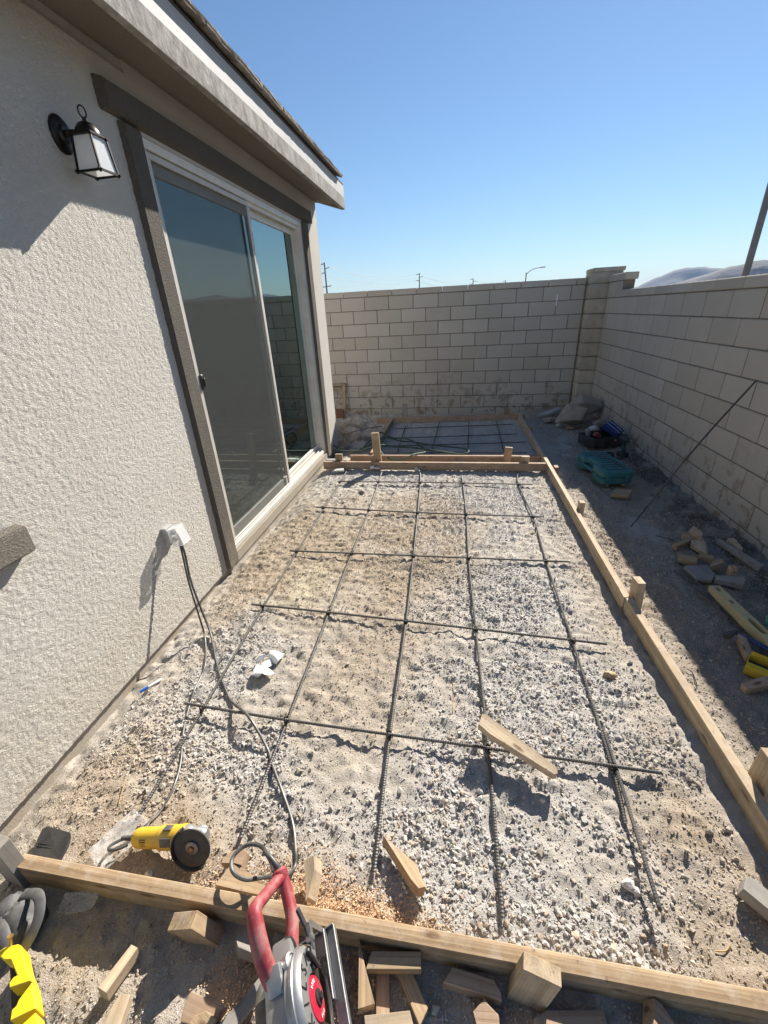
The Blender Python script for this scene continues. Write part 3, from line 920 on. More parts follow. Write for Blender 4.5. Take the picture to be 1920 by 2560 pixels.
# insect screen: fine woven fibreglass, half open
m, nt, b = new_mat('insect_screen')
nt.nodes.remove(b)
out = nt.nodes['Material Output']
df = nn(nt, 'ShaderNodeBsdfDiffuse'); df.inputs['Color'].default_value = (0.11, 0.115, 0.11, 1)
tr = nn(nt, 'ShaderNodeBsdfTransparent')
tc = nt.nodes.new('ShaderNodeTexCoord')
dusty = math_n(nt, 'MULTIPLY_ADD', noise(nt, tc.outputs['Object'], 4, 5, 0.7), 0.08, 0.27)
mx = nn(nt, 'ShaderNodeMixShader'); nt.links.new(dusty, mx.inputs[0]); nt.links.new(tr.outputs[0], mx.inputs[1]); nt.links.new(df.outputs[0], mx.inputs[2])
nt.links.new(mx.outputs[0], out.inputs['Surface'])
M_SCREEN = m
def pane(parent, y0, y1, z0, z1, x, t=0.006, name='pane', mat=None):
    bm = bmesh.new(); box(bm, (t, y1 - y0, z1 - z0), (x, (y0 + y1) / 2, (z0 + z1) / 2))
    return obj(name, bm, mat or M_GLASS, parent)
pane(wo_, WIN[0] + 0.05 - 0 , 0.075, WIN[2] + 0.05, WIN[3] - 0.05, -0.06).location = (0, 0, 0)
for ch in list(wo_.children): ch.location = (0, -3.0, 0)
bm = bmesh.new(); box(bm, (0.006, 0.425, WIN[3] - WIN[2] - 0.1), (-0.06, 0.3375 - 3.0, (WIN[2] + WIN[3]) / 2)); obj('pane', bm, M_GLASS, wo_)

def frame_rect(bm, y0, y1, z0, z1, x0, x1, w, bev=0.003):
    xc, xt = (x0 + x1) / 2, x1 - x0
    box(bm, (xt, y1 - y0, w), (xc, (y0 + y1) / 2, z0 + w / 2), bevel=bev)
    box(bm, (xt, y1 - y0, w), (xc, (y0 + y1) / 2, z1 - w / 2), bevel=bev)
    box(bm, (xt - 0.002, w, z1 - z0 - 2 * w + 0.002), (xc, y0 + w / 2, (z0 + z1) / 2), bevel=bev)
    box(bm, (xt - 0.002, w, z1 - z0 - 2 * w + 0.002), (xc, y1 - w / 2, (z0 + z1) / 2), bevel=bev)
# sliding door: a part of the house, its leaves and rails sub-parts
bm = bmesh.new(); frame_rect(bm, D0, D1, DZ0, DZ1, W - 0.115, W - 0.004, 0.042)
sd = obj('sliding_door', bm, M_VINYL, hs, world_in=True)
def dp(name, bm, mat, smooth=False):
    M = Matrix.Translation((-W, -3.0, 0)); bmesh.ops.transform(bm, matrix=M, verts=bm.verts)
    return obj(name, bm, mat, sd, smooth=smooth)
for i, (xx, hh) in enumerate(((W - 0.012, 0.016), (W - 0.038, 0.026), (W - 0.066, 0.036), (W - 0.092, 0.046))):
    bm = bmesh.new(); box(bm, (0.007, D1 - D0 - 0.09, hh), (xx, (D0 + D1) / 2, DZ0 + 0.042 + hh / 2 - 0.001), bevel=0.0015); dp('track_rail', bm, M_VINYL)
for i, xx in enumerate((W - 0.03, W - 0.062)):
    bm = bmesh.new(); box(bm, (0.008, D1 - D0 - 0.09, 0.03), (xx, (D0 + D1) / 2, DZ1 - 0.056), bevel=0.0015); dp('top_rail', bm, M_VINYL)
zb, zt = DZ0 + 0.065, DZ1 - 0.062
bm = bmesh.new(); frame_rect(bm, 3.66, D1 - 0.043, zb, zt, W - 0.105, W - 0.072, 0.055); dp('fixed_leaf', bm, M_VINYL)
bm = bmesh.new(); box(bm, (0.006, D1 - 0.043 - 3.66 - 0.10, zt - zb - 0.10), (W - 0.088, (3.66 + D1 - 0.043) / 2, (zb + zt) / 2)); dp('pane', bm, M_GLASS)
bm = bmesh.new(); frame_rect(bm, D0 + 0.043, 3.74, zb, zt, W - 0.064, W - 0.036, 0.075); dp('sliding_leaf', bm, M_VINYL)
bm = bmesh.new(); box(bm, (0.006, 3.74 - D0 - 0.043 - 0.14, zt - zb - 0.14), (W - 0.050, (D0 + 0.043 + 3.74) / 2, (zb + zt) / 2)); dp('pane', bm, M_GLASS)
bm = bmesh.new(); frame_rect(bm, D0 + 0.044, 3.665, zb - 0.02, zt + 0.012, W - 0.024, W - 0.010, 0.030); dp('screen_frame', bm, simple('screen_frame_paint', (0.50, 0.48, 0.43), (0.44, 0.42, 0.38), 0.5, bstr=0.03))
bm = bmesh.new(); box(bm, (0.0012, 3.665 - D0 - 0.044 - 0.054, zt - zb - 0.024), (W - 0.017, (D0 + 0.044 + 3.665) / 2, (zb + zt) / 2)); dp('screen_mesh', bm, M_SCREEN)
bm = bmesh.new(); box(bm, (0.016, 0.026, 0.095), (W - 0.002, D0 + 0.075, 1.272), bevel=0.004); box(bm, (0.014, 0.012, 0.05), (W + 0.010, D0 + 0.082, 1.272), bevel=0.003); dp('door_handle', bm, M_DARKPL)
# galvanised clip at the header's far end
bm = bmesh.new(); box(bm, (0.05, 0.004, 0.115), (W + 0.026, 5.082, 2.545)); box(bm, (0.018, 0.012, 0.018), (W + 0.045, 5.078, 2.595)); hp('metal_clip', bm, simple('galvanised', (0.62, 0.64, 0.65), (0.5, 0.52, 0.53), 0.35, 0.8, 30, bstr=0.05))

# eave
XF = -1.272
M_FASCIA = simple('weathered_fascia', (0.35, 0.337, 0.31), (0.22, 0.207, 0.185), 0.85, 0, 11, 45, 0.7, 0.005, 0, dirt=(0.17, 0.145, 0.12), dirt_amt=0.65, dirt_scale=16, spec=0.2)
bm = bmesh.new(); bar(bm, (XF - 0.019, -1.9, 2.716), (XF - 0.019, 5.50, 2.716), 0.038, 0.110, 0.003); hp('fascia', bm, M_FASCIA)
M_DRIP = simple('pale_drip_board', (0.42, 0.42, 0.41), (0.36, 0.36, 0.35), 0.7, 0, 5, 80, 0.1, 0.001, 0)
bm = bmesh.new(); bar(bm, (XF - 0.022, -1.9, 2.826), (XF - 0.022, 5.515, 2.826), 0.034, 0.108); hp('drip_board', bm, M_DRIP)
bm = bmesh.new()
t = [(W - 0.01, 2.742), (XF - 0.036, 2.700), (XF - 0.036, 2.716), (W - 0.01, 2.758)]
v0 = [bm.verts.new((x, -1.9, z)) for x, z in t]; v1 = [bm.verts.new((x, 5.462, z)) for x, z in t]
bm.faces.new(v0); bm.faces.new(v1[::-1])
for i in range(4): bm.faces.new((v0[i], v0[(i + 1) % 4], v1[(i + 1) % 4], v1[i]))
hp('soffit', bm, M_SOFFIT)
bm = bmesh.new()
M_ = Matrix(((1, 0, 0, 0), (0, 0, 1, 0), (0, 1, 0, 0), (0, 0, 0, 1)))
prism(bm, [(XF - 0.039, 2.662), (XF - 0.039, 2.86), (-5.0, 4.10), (-5.0, 3.88), (W - 0.02, 2.755)], 5.465, 5.497, M_)
hp('end_board', bm, M_FASCIA)
SL = math.atan(0.33)
bm = bmesh.new()
prism(bm, [(XF - 0.002, 2.882), (XF - 0.002, 2.893), (-5.0, 4.125), (-5.0, 4.10)], -1.9, 5.50, M_)
roof = hp('roof', bm, simple('roof_underlay', (0.05, 0.05, 0.05), (0.07, 0.065, 0.06), 0.9, bstr=0.1))
M_TILE = simple('concrete_roof_tile', (0.36, 0.32, 0.27), (0.22, 0.195, 0.165), 0.95, 0, 18, 60, 0.9, 0.008, 0.2, spec=0.15)
def tile_mesh(seed):
    rng = random.Random(seed); bm = bmesh.new()
    bmesh.ops.create_cube(bm, size=1.0)
    bmesh.ops.subdivide_edges(bm, edges=list(bm.edges), cuts=3, use_grid_fill=True)
    for v in bm.verts:
        v.co = Vector((v.co.x * 0.42, v.co.y * 0.328, v.co.z * 0.026))
        if v.co.x > 0.2: v.co += Vector((rng.uniform(-0.003, 0.002), 0, rng.uniform(-0.0015, 0.001)))
        v.co += Vector((0, rng.uniform(-1, 1), rng.uniform(-1, 1))) * 0.002
    me = bpy.data.meshes.new('roof_tile'); bm.to_mesh(me); bm.free(); me.materials.append(M_TILE); return me
TILES = [tile_mesh(i) for i in range(6)]
for row in range(3):
    for i in range(23):
        y = -1.80 + i * 0.331 + (0.165 if row % 2 else 0) - 3.0
        if y + 3 > 5.45: continue
        d = row * 0.34
        x = XF + 0.030 - 0.20 * math.cos(SL) - d * math.cos(SL)
        z = 2.889 + 0.014 + (0.20 + d) * math.sin(SL) - 0.006 + 0.012 * 1
        inst('roof_tile', rb.choice(TILES), roof, (x - W, y, z + rb.uniform(-0.0015, 0.0015)), (0, SL - R(2), rb.uniform(-0.006, 0.006)))

# ---- wall lantern
LM = simple('bronze_lantern_metal', (0.018, 0.016, 0.016), (0.035, 0.028, 0.022), 0.38, 0.7, 30, 120, 0.1, 0.001, 0)
lx, ly, lz = -1.478, 1.950, 2.188      # bottom centre of the glass box
lan = thing('wall_lantern', 'black carriage lantern with frosted panes on the stucco wall', 'wall lamp', (W, ly, 2.30))
def lp(name, bm, mat, smooth=False, parent=None): return obj(name, bm, mat, parent or lan, smooth=smooth, world_in=(parent is None))
MW = Matrix.Translation((W, 1.932, 2.318)) @ Matrix.Rotation(R(90), 4, 'Y')
bm = bmesh.new(); lathe(bm, [(0, -0.01), (0.064, -0.01), (0.064, 0.007), (0.056, 0.014), (0.034, 0.018), (0.026, 0.028), (0, 0.028)], seg=32, M=MW @ Matrix.Diagonal((1.0, 0.80, 1, 1))); lp('backplate', bm, LM, True)
bm = bmesh.new(); tube(bm, catmull([(W + 0.02, 1.932, 2.318), (W + 0.05, 1.936, 2.320), (W + 0.08, ly, 2.316), (lx, ly, 2.312)], 5), 0.012, 10); lp('arm', bm, LM, True)
bm = bmesh.new(); lathe(bm, [(0, 0.098), (0.046, 0.098), (0.046, 0.110), (0.041, 0.122), (0.028, 0.138), (0.014, 0.144), (0.007, 0.148), (0.007, 0.158), (0, 0.160)], seg=28, M=Matrix.Translation((lx, ly, lz + 0.02))); lp('cap', bm, LM, True)
bm = bmesh.new()
ringp = [(lx + 0.006 * math.cos(a), ly + 0.013 * math.cos(a), lz + 0.196 + 0.019 * math.sin(a)) for a in [2 * math.pi * k / 20 for k in range(21)]]
tube(bm, ringp, 0.0028, 6, cap=False); lp('loop', bm, LM, True)
bm = bmesh.new(); tw, bwid, hh = 0.0415, 0.0515, 0.119
for sx in (-1, 1):
    for sy in (-1, 1):
        bar(bm, (lx + sx * bwid, ly + sy * bwid, lz - 0.008), (lx + sx * tw, ly + sy * tw, lz + hh), 0.0065, 0.0065, upv=(1, 0, 0))
for sgn in (-1, 1):
    bar(bm, (lx - bwid - 0.010, ly + sgn * bwid, lz), (lx + bwid + 0.010, ly + sgn * bwid, lz), 0.0065, 0.0075)
    bar(bm, (lx + sgn * bwid, ly - bwid - 0.010, lz + 0.0012), (lx + sgn * bwid, ly + bwid + 0.010, lz + 0.0012), 0.0065, 0.0075)
    bar(bm, (lx - tw - 0.008, ly + sgn * tw, lz + hh), (lx + tw + 0.008, ly + sgn * tw, lz + hh), 0.012, 0.006)
    bar(bm, (lx + sgn * tw, ly - tw - 0.008, lz + hh + 0.0012), (lx + sgn * tw, ly + tw + 0.008, lz + hh + 0.0012), 0.012, 0.006)
lp('frame', bm, LM)
m, nt, b = new_mat('frosted_glass')
tc = nt.nodes.new('ShaderNodeTexCoord')
b.inputs['Base Color'].default_value = (0.86, 0.88, 0.88, 1); b.inputs['Roughness'].default_value = 0.45
nt.nodes.remove(b); out = nt.nodes['Material Output']
df = nn(nt, 'ShaderNodeBsdfDiffuse'); tl = nn(nt, 'ShaderNodeBsdfTranslucent'); gs = nn(nt, 'ShaderNodeBsdfGlossy')
cc = mixc(nt, noise(nt, tc.outputs['Object'], 25, 4, 0.6), (0.90, 0.91, 0.91), (0.78, 0.80, 0.80))
for q in (df, tl): nt.links.new(cc, q.inputs['Color'])
gs.inputs['Roughness'].default_value = 0.25
ma = nn(nt, 'ShaderNodeMixShader'); ma.inputs[0].default_value = 0.5; nt.links.new(df.outputs[0], ma.inputs[1]); nt.links.new(tl.outputs[0], ma.inputs[2])
mb_ = nn(nt, 'ShaderNodeMixShader'); mb_.inputs[0].default_value = 0.08; nt.links.new(ma.outputs[0], mb_.inputs[1]); nt.links.new(gs.outputs[0], mb_.inputs[2])
nt.links.new(mb_.outputs[0], out.inputs['Surface'])
M_FROST = m
for ang in range(4):
    bm = bmesh.new()
    a = R(90) * ang
    q = [(bwid - 0.003, -bwid + 0.005, 0.004), (bwid - 0.003, bwid - 0.005, 0.004), (tw - 0.003, tw - 0.005, hh - 0.004), (tw - 0.003, -tw + 0.005, hh - 0.004)]
    vs1 = [bm.verts.new(Matrix.Rotation(a, 3, 'Z') @ Vector(p) + Vector((lx, ly, lz))) for p in q]
    vs0 = [bm.verts.new(Matrix.Rotation(a, 3, 'Z') @ (Vector(p) - Vector((0.003, 0, 0))) + Vector((lx, ly, lz))) for p in q]
    bm.faces.new(vs1); bm.faces.new(vs0[::-1])
    for i in range(4): bm.faces.new((vs1[i], vs0[i], vs0[(i + 1) % 4], vs1[(i + 1) % 4]))
    lp('pane', bm, M_FROST)

# ---- outlet with clear bubble cover
ob = thing('outlet_box', 'weatherproof wall outlet with an open clear cover and two plugs', 'outlet', (W, 1.845, 0.545))
def op(name, bm, mat, smooth=False): return obj(name, bm, mat, ob, smooth=smooth, world_in=True)
bm = bmesh.new(); box(bm, (0.030, 0.066, 0.112), (W + 0.013, 1.845, 0.545), bevel=0.006, seg=2); op('backbox', bm, simple('grey_plastic', (0.42, 0.42, 0.41), (0.36, 0.36, 0.35), 0.5, bstr=0.04))
bm = bmesh.new(); box(bm, (0.006, 0.046, 0.08), (W + 0.029, 1.845, 0.545), bevel=0.002); op('face', bm, M_WHITE)
m, nt, b = new_mat('clear_polycarbonate')
tc = nt.nodes.new('ShaderNodeTexCoord')
b.inputs['Base Color'].default_value = (0.9, 0.92, 0.93, 1); b.inputs['Roughness'].default_value = 0.12
nt.links.new(math_n(nt, 'MULTIPLY_ADD', noise(nt, tc.outputs['Object'], 9, 2, 0.5), 0.2, 0.22), b.inputs['Alpha'])
b.inputs['Specular IOR Level'].default_value = 0.8
M_CLEAR = m
bm = bmesh.new()
RT = Matrix.Translation((W + 0.034, 1.845, 0.592)) @ Matrix.Rotation(R(-16), 4, 'Y')
for sz, c_ in (((0.003, 0.070, 0.105), (0.058, 0, -0.0525)), ((0.058, 0.003, 0.105), (0.029, 0.035, -0.0525)), ((0.058, 0.003, 0.105), (0.029, -0.035, -0.0525)), ((0.058, 0.070, 0.003), (0.029, 0, 0.0)), ((0.024, 0.070, 0.003), (0.046, 0, -0.105))):
    t = bmesh.new(); box(t, sz, c_, bevel=0.001); bmesh.ops.transform(t, matrix=RT, verts=t.verts); merge(bm, t)
op('cover', bm, M_CLEAR)
bm = bmesh.new()
for dz in (0.018, -0.022): box(bm, (0.028, 0.026, 0.024), (W + 0.046, 1.845, 0.545 + dz), bevel=0.005)
op('plug', bm, M_DARKPL)
# ================================================================== LUMBER
PINE = wood('form_pine', (0.49, 0.37, 0.235), (0.31, 0.205, 0.115))
PINE2 = wood('pale_pine', (0.60, 0.49, 0.345), (0.42, 0.31, 0.195), 120)
FIR = wood('reddish_fir', (0.50, 0.365, 0.255), (0.36, 0.235, 0.15), 80)
OLDW = wood('weathered_lumber', (0.36, 0.33, 0.28), (0.22, 0.19, 0.155), 100, 0.45)
def frame_of(a, b, roll=0.0):
    a, b = Vector(a), Vector(b)
    x = (b - a).normalized()
    ref = Vector((0, 0, 1)) if abs(x.z) < 0.9 else Vector((0, 1, 0))
    y = ref.cross(x).normalized(); z = x.cross(y)
    M = Matrix((x, y, z)).transposed().to_4x4()
    M = M @ Matrix.Rotation(roll, 4, 'X')
    M.translation = (a + b) / 2
    return M
def lumber(name, a, b, w, h, mat, label, cat, group=None, roll=0.0, bevel=0.0016, wob=0.0008):
    L = (Vector(b) - Vector(a)).length
    bm = bmesh.new(); box(bm, (L, w, h), bevel=bevel)
    rng = random.Random(int(L * 1e5) + int(w * 1e4))
    for v in bm.verts: v.co += Vector((rng.uniform(-1, 1), rng.uniform(-1, 1), rng.uniform(-1, 1))) * wob
    o = obj(name, bm, mat)
    o.matrix_world = frame_of(a, b, roll)
    return tag(o, label, cat, group)
FB = 'form boards round the slabs'
lumber('form_board', (-1.345, 0.527, 0.0455), (1.045, 0.532, 0.0455), 0.038, 0.089, PINE, 'long timber form board across the front of the near slab', 'form board', FB)
lumber('form_board', (1.052, 0.56, 0.0445), (0.999, 2.128, 0.0445), 0.038, 0.089, PINE2, 'nearest sunlit form board along the right edge of the near slab', 'form board', FB)
lumber('form_board', (0.992, 2.134, 0.0435), (0.978, 6.846, 0.0435), 0.038, 0.089, PINE2, 'longest form board, running along the right edge to the far wall', 'form board', FB)
lumber('form_board', (-1.50, 4.463, 0.0455), (0.955, 4.463, 0.0455), 0.038, 0.089, FIR, 'form board across the far edge of the near slab, sunlit on top', 'form board', FB)
lumber('form_board', (-1.262, 4.79, 0.018), (0.955, 4.792, 0.018), 0.038, 0.089, FIR, 'shaded form board across the near edge of the back slab', 'form board', FB)
lumber('form_board', (-1.0, 4.815, 0.044), (-1.008, 6.60, 0.044), 0.038, 0.089, PINE, 'short form board along the left edge of the back slab', 'form board', FB)
lumber('form_board', (-1.255, 6.625, 0.044), (0.952, 6.818, 0.044), 0.038, 0.089, FIR, 'reddish form board across the far edge of the back slab', 'form board', FB)

SG = 'stakes holding the form boards'
def stake(x, y, zt, w, d, mat, label, rz=0.0, lean=(0, 0), zb=-0.18):
    """vertical stake, w along x and d along y before turning by rz, top centre at x, y, zt"""
    bm = bmesh.new(); h = zt - zb
    box(bm, (h, w, d), bevel=0.0013)
    o = obj('stake', bm, mat)
    top = Vector((x, y, zt)); bot = Vector((x - lean[0] * h, y - lean[1] * h, zb))
    ax = (top - bot).normalized()
    yv = Vector((math.cos(rz), math.sin(rz), 0)); yv = (yv - ax * yv.dot(ax)).normalized()
    M = Matrix((ax, yv, ax.cross(yv))).transposed().to_4x4(); M.translation = (top + bot) / 2
    o.matrix_world = M
    return tag(o, label, 'stake', SG)
stake(0.243, 0.487, 0.165, 0.089, 0.036, PINE2, 'thick stake with ringed end grain against the front form board', rz=R(-9), lean=(0.16, 0.02))
stake(-1.375, 0.520, 0.205, 0.089, 0.040, OLDW, 'grey weathered stake at the left end of the front form board', rz=R(-8))
stake(-0.727, 0.463, 0.103, 0.089, 0.040, PINE, 'stake tipped sideways just in front of the front form board', rz=R(4), lean=(-0.42, -0.10), zb=-0.05)
stake(1.088, 1.100, 0.205, 0.040, 0.085, PINE2, 'nearest stake outside the right form board, cut off by the picture edge', rz=R(2))
stake(1.044, 2.165, 0.190, 0.042, 0.080, PINE2, 'tall pale stake where the two right form boards meet', rz=R(3), lean=(-0.03, 0.05))
stake(1.037, 3.345, 0.145, 0.040, 0.060, PINE2, 'small pale stake outside the middle of the long right form board', lean=(0.02, 0))
stake(1.032, 4.320, 0.105, 0.040, 0.075, FIR, 'low stake outside the right form board level with the cross board')
stake(1.026, 5.95, 0.10, 0.036, 0.08, FIR, 'low shaded stake outside the right form board beside the back slab')
stake(1.028, 6.72, 0.11, 0.036, 0.06, FIR, 'low shaded stake at the far right corner of the back slab')
stake(-1.325, 4.512, 0.165, 0.083, 0.038, PINE, 'short stake behind the cross board next to the house')
stake(-0.885, 4.512, 0.412, 0.084, 0.040, PINE, 'tallest stake, standing behind the cross board', lean=(-0.05, -0.02))
stake(0.752, 4.518, 0.145, 0.085, 0.038, PINE2, 'short sunlit stake behind the right end of the cross board')
stake(0.600, 4.745, 0.178, 0.083, 0.036, FIR, 'reddish leaning stake on the front board of the back slab', lean=(0.09, 0.03))
stake(-0.815, 6.745, 0.275, 0.078, 0.036, OLDW, 'grey stake behind the left part of the farthest form board')
stake(0.79, 6.86, 0.16, 0.095, 0.036, FIR, 'stub stake behind the right part of the farthest form board')

# ================================================================== REBAR
M_BAR = simple('rebar_steel', (0.115, 0.115, 0.115), (0.075, 0.072, 0.070), 0.55, 0.55, 40, 200, 0.2, 0.001, 0.08, dirt=(0.24, 0.19, 0.145), dirt_amt=0.55, dirt_scale=5)
M_WIRE = simple('tie_wire', (0.03, 0.028, 0.026), None, 0.5, 0.6, bstr=0)
def rebar(pts, label, group, r=0.0060, step=0.0048, sides=8):
    P = [Vector(p) for p in pts]
    if len(P) > 2: P = catmull(P, 8)
    # resample evenly
    seg = [0.0]
    for i in range(1, len(P)): seg.append(seg[-1] + (P[i] - P[i - 1]).length)
    n = int(seg[-1] / step); out = []; j = 0
    for i in range(n + 1):
        s = seg[-1] * i / n
        while j < len(P) - 2 and seg[j + 1] < s: j += 1
        t = (s - seg[j]) / max(seg[j + 1] - seg[j], 1e-9)
        out.append(P[j].lerp(P[j + 1], min(max(t, 0), 1)))
    O = np.array([v[:] for v in out])
    T = np.gradient(O, axis=0); T /= np.linalg.norm(T, axis=1)[:, None]
    U = np.cross(T, [0, 0, 1.0]); U /= np.linalg.norm(U, axis=1)[:, None]; Vv = np.cross(T, U)
    a = np.arange(sides) * 2 * math.pi / sides
    rr = np.where(np.arange(n + 1) % 2 == 0, r + 0.0011, r - 0.0002)
    C = O[:, None, :] + rr[:, None, None] * (np.cos(a)[None, :, None] * U[:, None, :] + np.sin(a)[None, :, None] * Vv[:, None, :]) + (np.sin(a) * 0.0036)[None, :, None] * T[:, None, :]
    ii = np.arange((n + 1) * sides).reshape(n + 1, sides)
    q = np.stack([ii[:-1], np.roll(ii[:-1], -1, 1), np.roll(ii[1:], -1, 1), ii[1:]], -1).reshape(-1, 4)
    org = O[len(O) // 2]
    me = np_mesh('rebar', (C.reshape(-1, 3) - org).astype(np.float32), q, smooth=False)
    bmm = bmesh.new(); bmm.from_mesh(me)
    bmm.verts.ensure_lookup_table()
    bmm.faces.new([bmm.verts[k] for k in range(sides)][::-1]); bmm.faces.new([bmm.verts[n * sides + k] for k in range(sides)])
    bmesh.ops.recalc_face_normals(bmm, faces=bmm.faces)
    bmm.to_mesh(me); bmm.free()
    me.materials.append(M_BAR)
    o = bpy.data.objects.new('rebar', me); o.location = org; COL.objects.link(o)
    return tag(o, label, 'rebar', group)
GX_, GL_ = 'crosswise rebars of the near slab', 'lengthwise rebars of the near slab'
CZ, LZ = 0.0225, 0.0095
ORD = ['nearest', 'second nearest', 'middle', 'second farthest', 'farthest']
cross = [[(-1.201, 1.197), (-0.695, 1.176), (0.163, 1.152), (0.792, 1.128)], [(-1.217, 1.934), (-0.710, 1.909), (0.139, 1.854), (0.799, 1.808)],
         [(-1.211, 2.582), (-0.274, 2.590), (0.793, 2.598)], [(-1.259, 3.368), (-0.304, 3.308), (0.745, 3.290)], [(-1.217, 4.007), (-0.345, 4.027), (0.760, 4.013)]]
cross_o = []
for i, c_ in enumerate(cross):
    cross_o.append(rebar([(x, y, CZ + (0.006 if k in (0, len(c_) - 1) and i == 0 else 0)) for k, (x, y) in enumerate(c_)], '%s of the five crosswise rebars tied across the near slab' % ORD[i], GX_))
longb = [[(-1.100, 0.726), (-1.115, 1.196), (-1.146, 1.927), (-1.166, 2.636), (-1.186, 3.346), (-1.207, 4.431)],
         [(-0.692, 0.724), (-0.700, 1.182), (-0.720, 1.919), (-0.738, 2.603), (-0.753, 3.352), (-0.799, 4.350)],
         [(-0.218, 0.683), (-0.239, 1.166), (-0.252, 1.892), (-0.278, 2.602), (-0.310, 3.322), (-0.346, 4.046), (-0.370, 4.340)],
         [(0.173, 0.626), (0.164, 1.158), (0.140, 1.864), (0.115, 2.603), (0.110, 3.311), (0.088, 4.025), (0.076, 4.279)],
         [(0.608, 0.943), (0.625, 1.145), (0.637, 1.822), (0.642, 2.606), (0.661, 3.301), (0.632, 4.036), (0.666, 4.401)]]
LONG = ['leftmost of the five lengthwise rebars, nearest the house wall', 'second lengthwise rebar from the house wall', 'middle lengthwise rebar of the near slab', 'second lengthwise rebar from the right form board', 'rightmost lengthwise rebar, nearest the right form board']
for c_, l in zip(longb, LONG):
    rebar([(x, y, LZ) for k, (x, y) in enumerate(c_)], l, GL_)
rebar([(0.640, 1.31, 0.012), (0.632, 1.07, 0.022), (0.606, 0.692, 0.060)], 'short lap rebar beside the near end of the rightmost lengthwise bar', GL_)
# tie wires at the crossings, parts of the crosswise bars
def lx_at(c_, y):
    for (x0, y0), (x1, y1) in zip(c_, c_[1:]):
        if min(y0, y1) <= y <= max(y0, y1): return x0 + (x1 - x0) * (y - y0) / (y1 - y0)
    return None
tw_me = None
for i, c_ in enumerate(cross):
    for lb in longb:
        x = lx_at(lb, np.interp(0, [0, 1], [c_[0][1], c_[-1][1]]))
        if x is None: continue
        y = float(np.interp(x, [p[0] for p in c_], [p[1] for p in c_])); 
        if tw_me is None:
            bm = bmesh.new()
            pts = [(0.013 * math.cos(a) * 0.9, 0.013 * math.sin(a * 1.0), 0.011 * math.sin(2 * a) - 0.005) for a in [2 * math.pi * k / 24 for k in range(25)]]
            tube(bm, pts, 0.0022, 5, cap=False); tube(bm, [(0.010, 0.004, 0.004), (0.018, 0.010, 0.010), (0.022, 0.006, 0.014)], 0.002, 5)
            pts = [(0.011 * math.sin(a), 0.011 * math.cos(a), 0.013 * math.cos(2 * a) - 0.004) for a in [2 * math.pi * k / 24 for k in range(25)]]
            tube(bm, pts, 0.0022, 5, cap=False)
            tw_me = bpy.data.meshes.new('tie_wire'); bm.to_mesh(tw_me); bm.free(); tw_me.materials.append(M_WIRE)
        L_ = cross_o[i].location
        inst('tie_wire', tw_me, cross_o[i], (x - L_.x, y - L_.y, CZ - L_.z), (0, 0, random.uniform(0, 6)))
# back slab grid
BG1, BG2 = 'crosswise rebars of the back slab', 'lengthwise rebars of the back slab'
for (a, c_), l in zip((((-0.90, 6.20), (0.83, 6.41)), ((-0.91, 5.665), (0.84, 5.87)), ((-0.95, 5.28), (0.89, 5.475)), ((-0.905, 5.0), (0.85, 5.03))),
                      ('farthest crosswise rebar of the shaded back slab', 'second farthest crosswise rebar of the shaded back slab', 'third farthest crosswise rebar of the shaded back slab', 'nearest crosswise rebar of the shaded back slab')):
    rebar([(*a, 0.024), (*c_, 0.024)], l, BG1, step=0.008, sides=6)
for (a, c_), l in zip((((-0.765, 6.40), (-0.715, 4.93)), ((-0.257, 6.62), (-0.296, 4.90)), ((0.202, 6.61), (0.15, 4.90)), ((0.622, 6.64), (0.585, 4.92))),
                      ('leftmost lengthwise rebar of the shaded back slab', 'second lengthwise rebar from the left in the back slab', 'third lengthwise rebar from the left in the back slab', 'rightmost lengthwise rebar of the shaded back slab')):
    rebar([(*a, 0.012), (*c_, 0.012)], l, BG2, step=0.008, sides=6)
rebar([(1.375, 3.175, 0.012), (1.78, 3.37, 0.60), (2.132, 3.524, 1.052)], 'long rebar leaning from the dirt up against the right block wall', 'loose rebars by the right wall')
rebar([(1.428, 2.556, 0.012), (1.505, 2.09, 0.014)], 'outer of two dark rebars lying beside the yellow level', 'loose rebars by the right wall')
rebar([(1.480, 2.566, 0.013), (1.565, 2.10, 0.012)], 'inner of two dark rebars lying beside the yellow level', 'loose rebars by the right wall')

# ================================================================== CORDS AND HOSE
M_CORD = simple('black_rubber_cord', (0.045, 0.044, 0.043), (0.07, 0.068, 0.064), 0.42, 0, 30, 150, 0.1, 0.001, 0, dirt=(0.30, 0.27, 0.23), dirt_amt=0.5, dirt_scale=14)
def on_ground(pts, r): return [(x, y, (gz(x, y) + float(house_dip(np.array([x]), np.array([y]))[0]) + r + 0.004) if z is None else z) for x, y, z in pts]
def cord(name, pts, r, label, cat, mat=None, sides=8):
    bm = bmesh.new(); tube(bm, catmull(on_ground(pts, r), 7), r, sides)
    return tag(obj(name, bm, mat or M_CORD, smooth=True), label, cat)
cord('extension_cord', [(W + 0.066, 1.845, 0.505), (W + 0.080, 1.825, 0.44), (-1.478, 1.775, 0.29), (-1.44, 1.73, 0.12), (-1.385, 1.665, 0.02), (-1.330, 1.58, None), (-1.262, 1.46, None), (-1.245, 1.39, None), (-1.225, 1.30, None), (-1.205, 1.22, None), (-1.150, 1.09, None), (-1.072, 0.95, None), (-1.036, 0.855, None), (-1.032, 0.77, None), (-1.045, 0.715, None), (-1.075, 0.68, None), (-1.105, 0.650, 0.02), (-1.118, 0.628, 0.03), (-1.105, 0.612, 0.04), (-1.075, 0.617, 0.045), (-1.052, 0.634, 0.042)],
     0.0050, 'thin black cord from the outlet to the yellow grinder', 'cord')
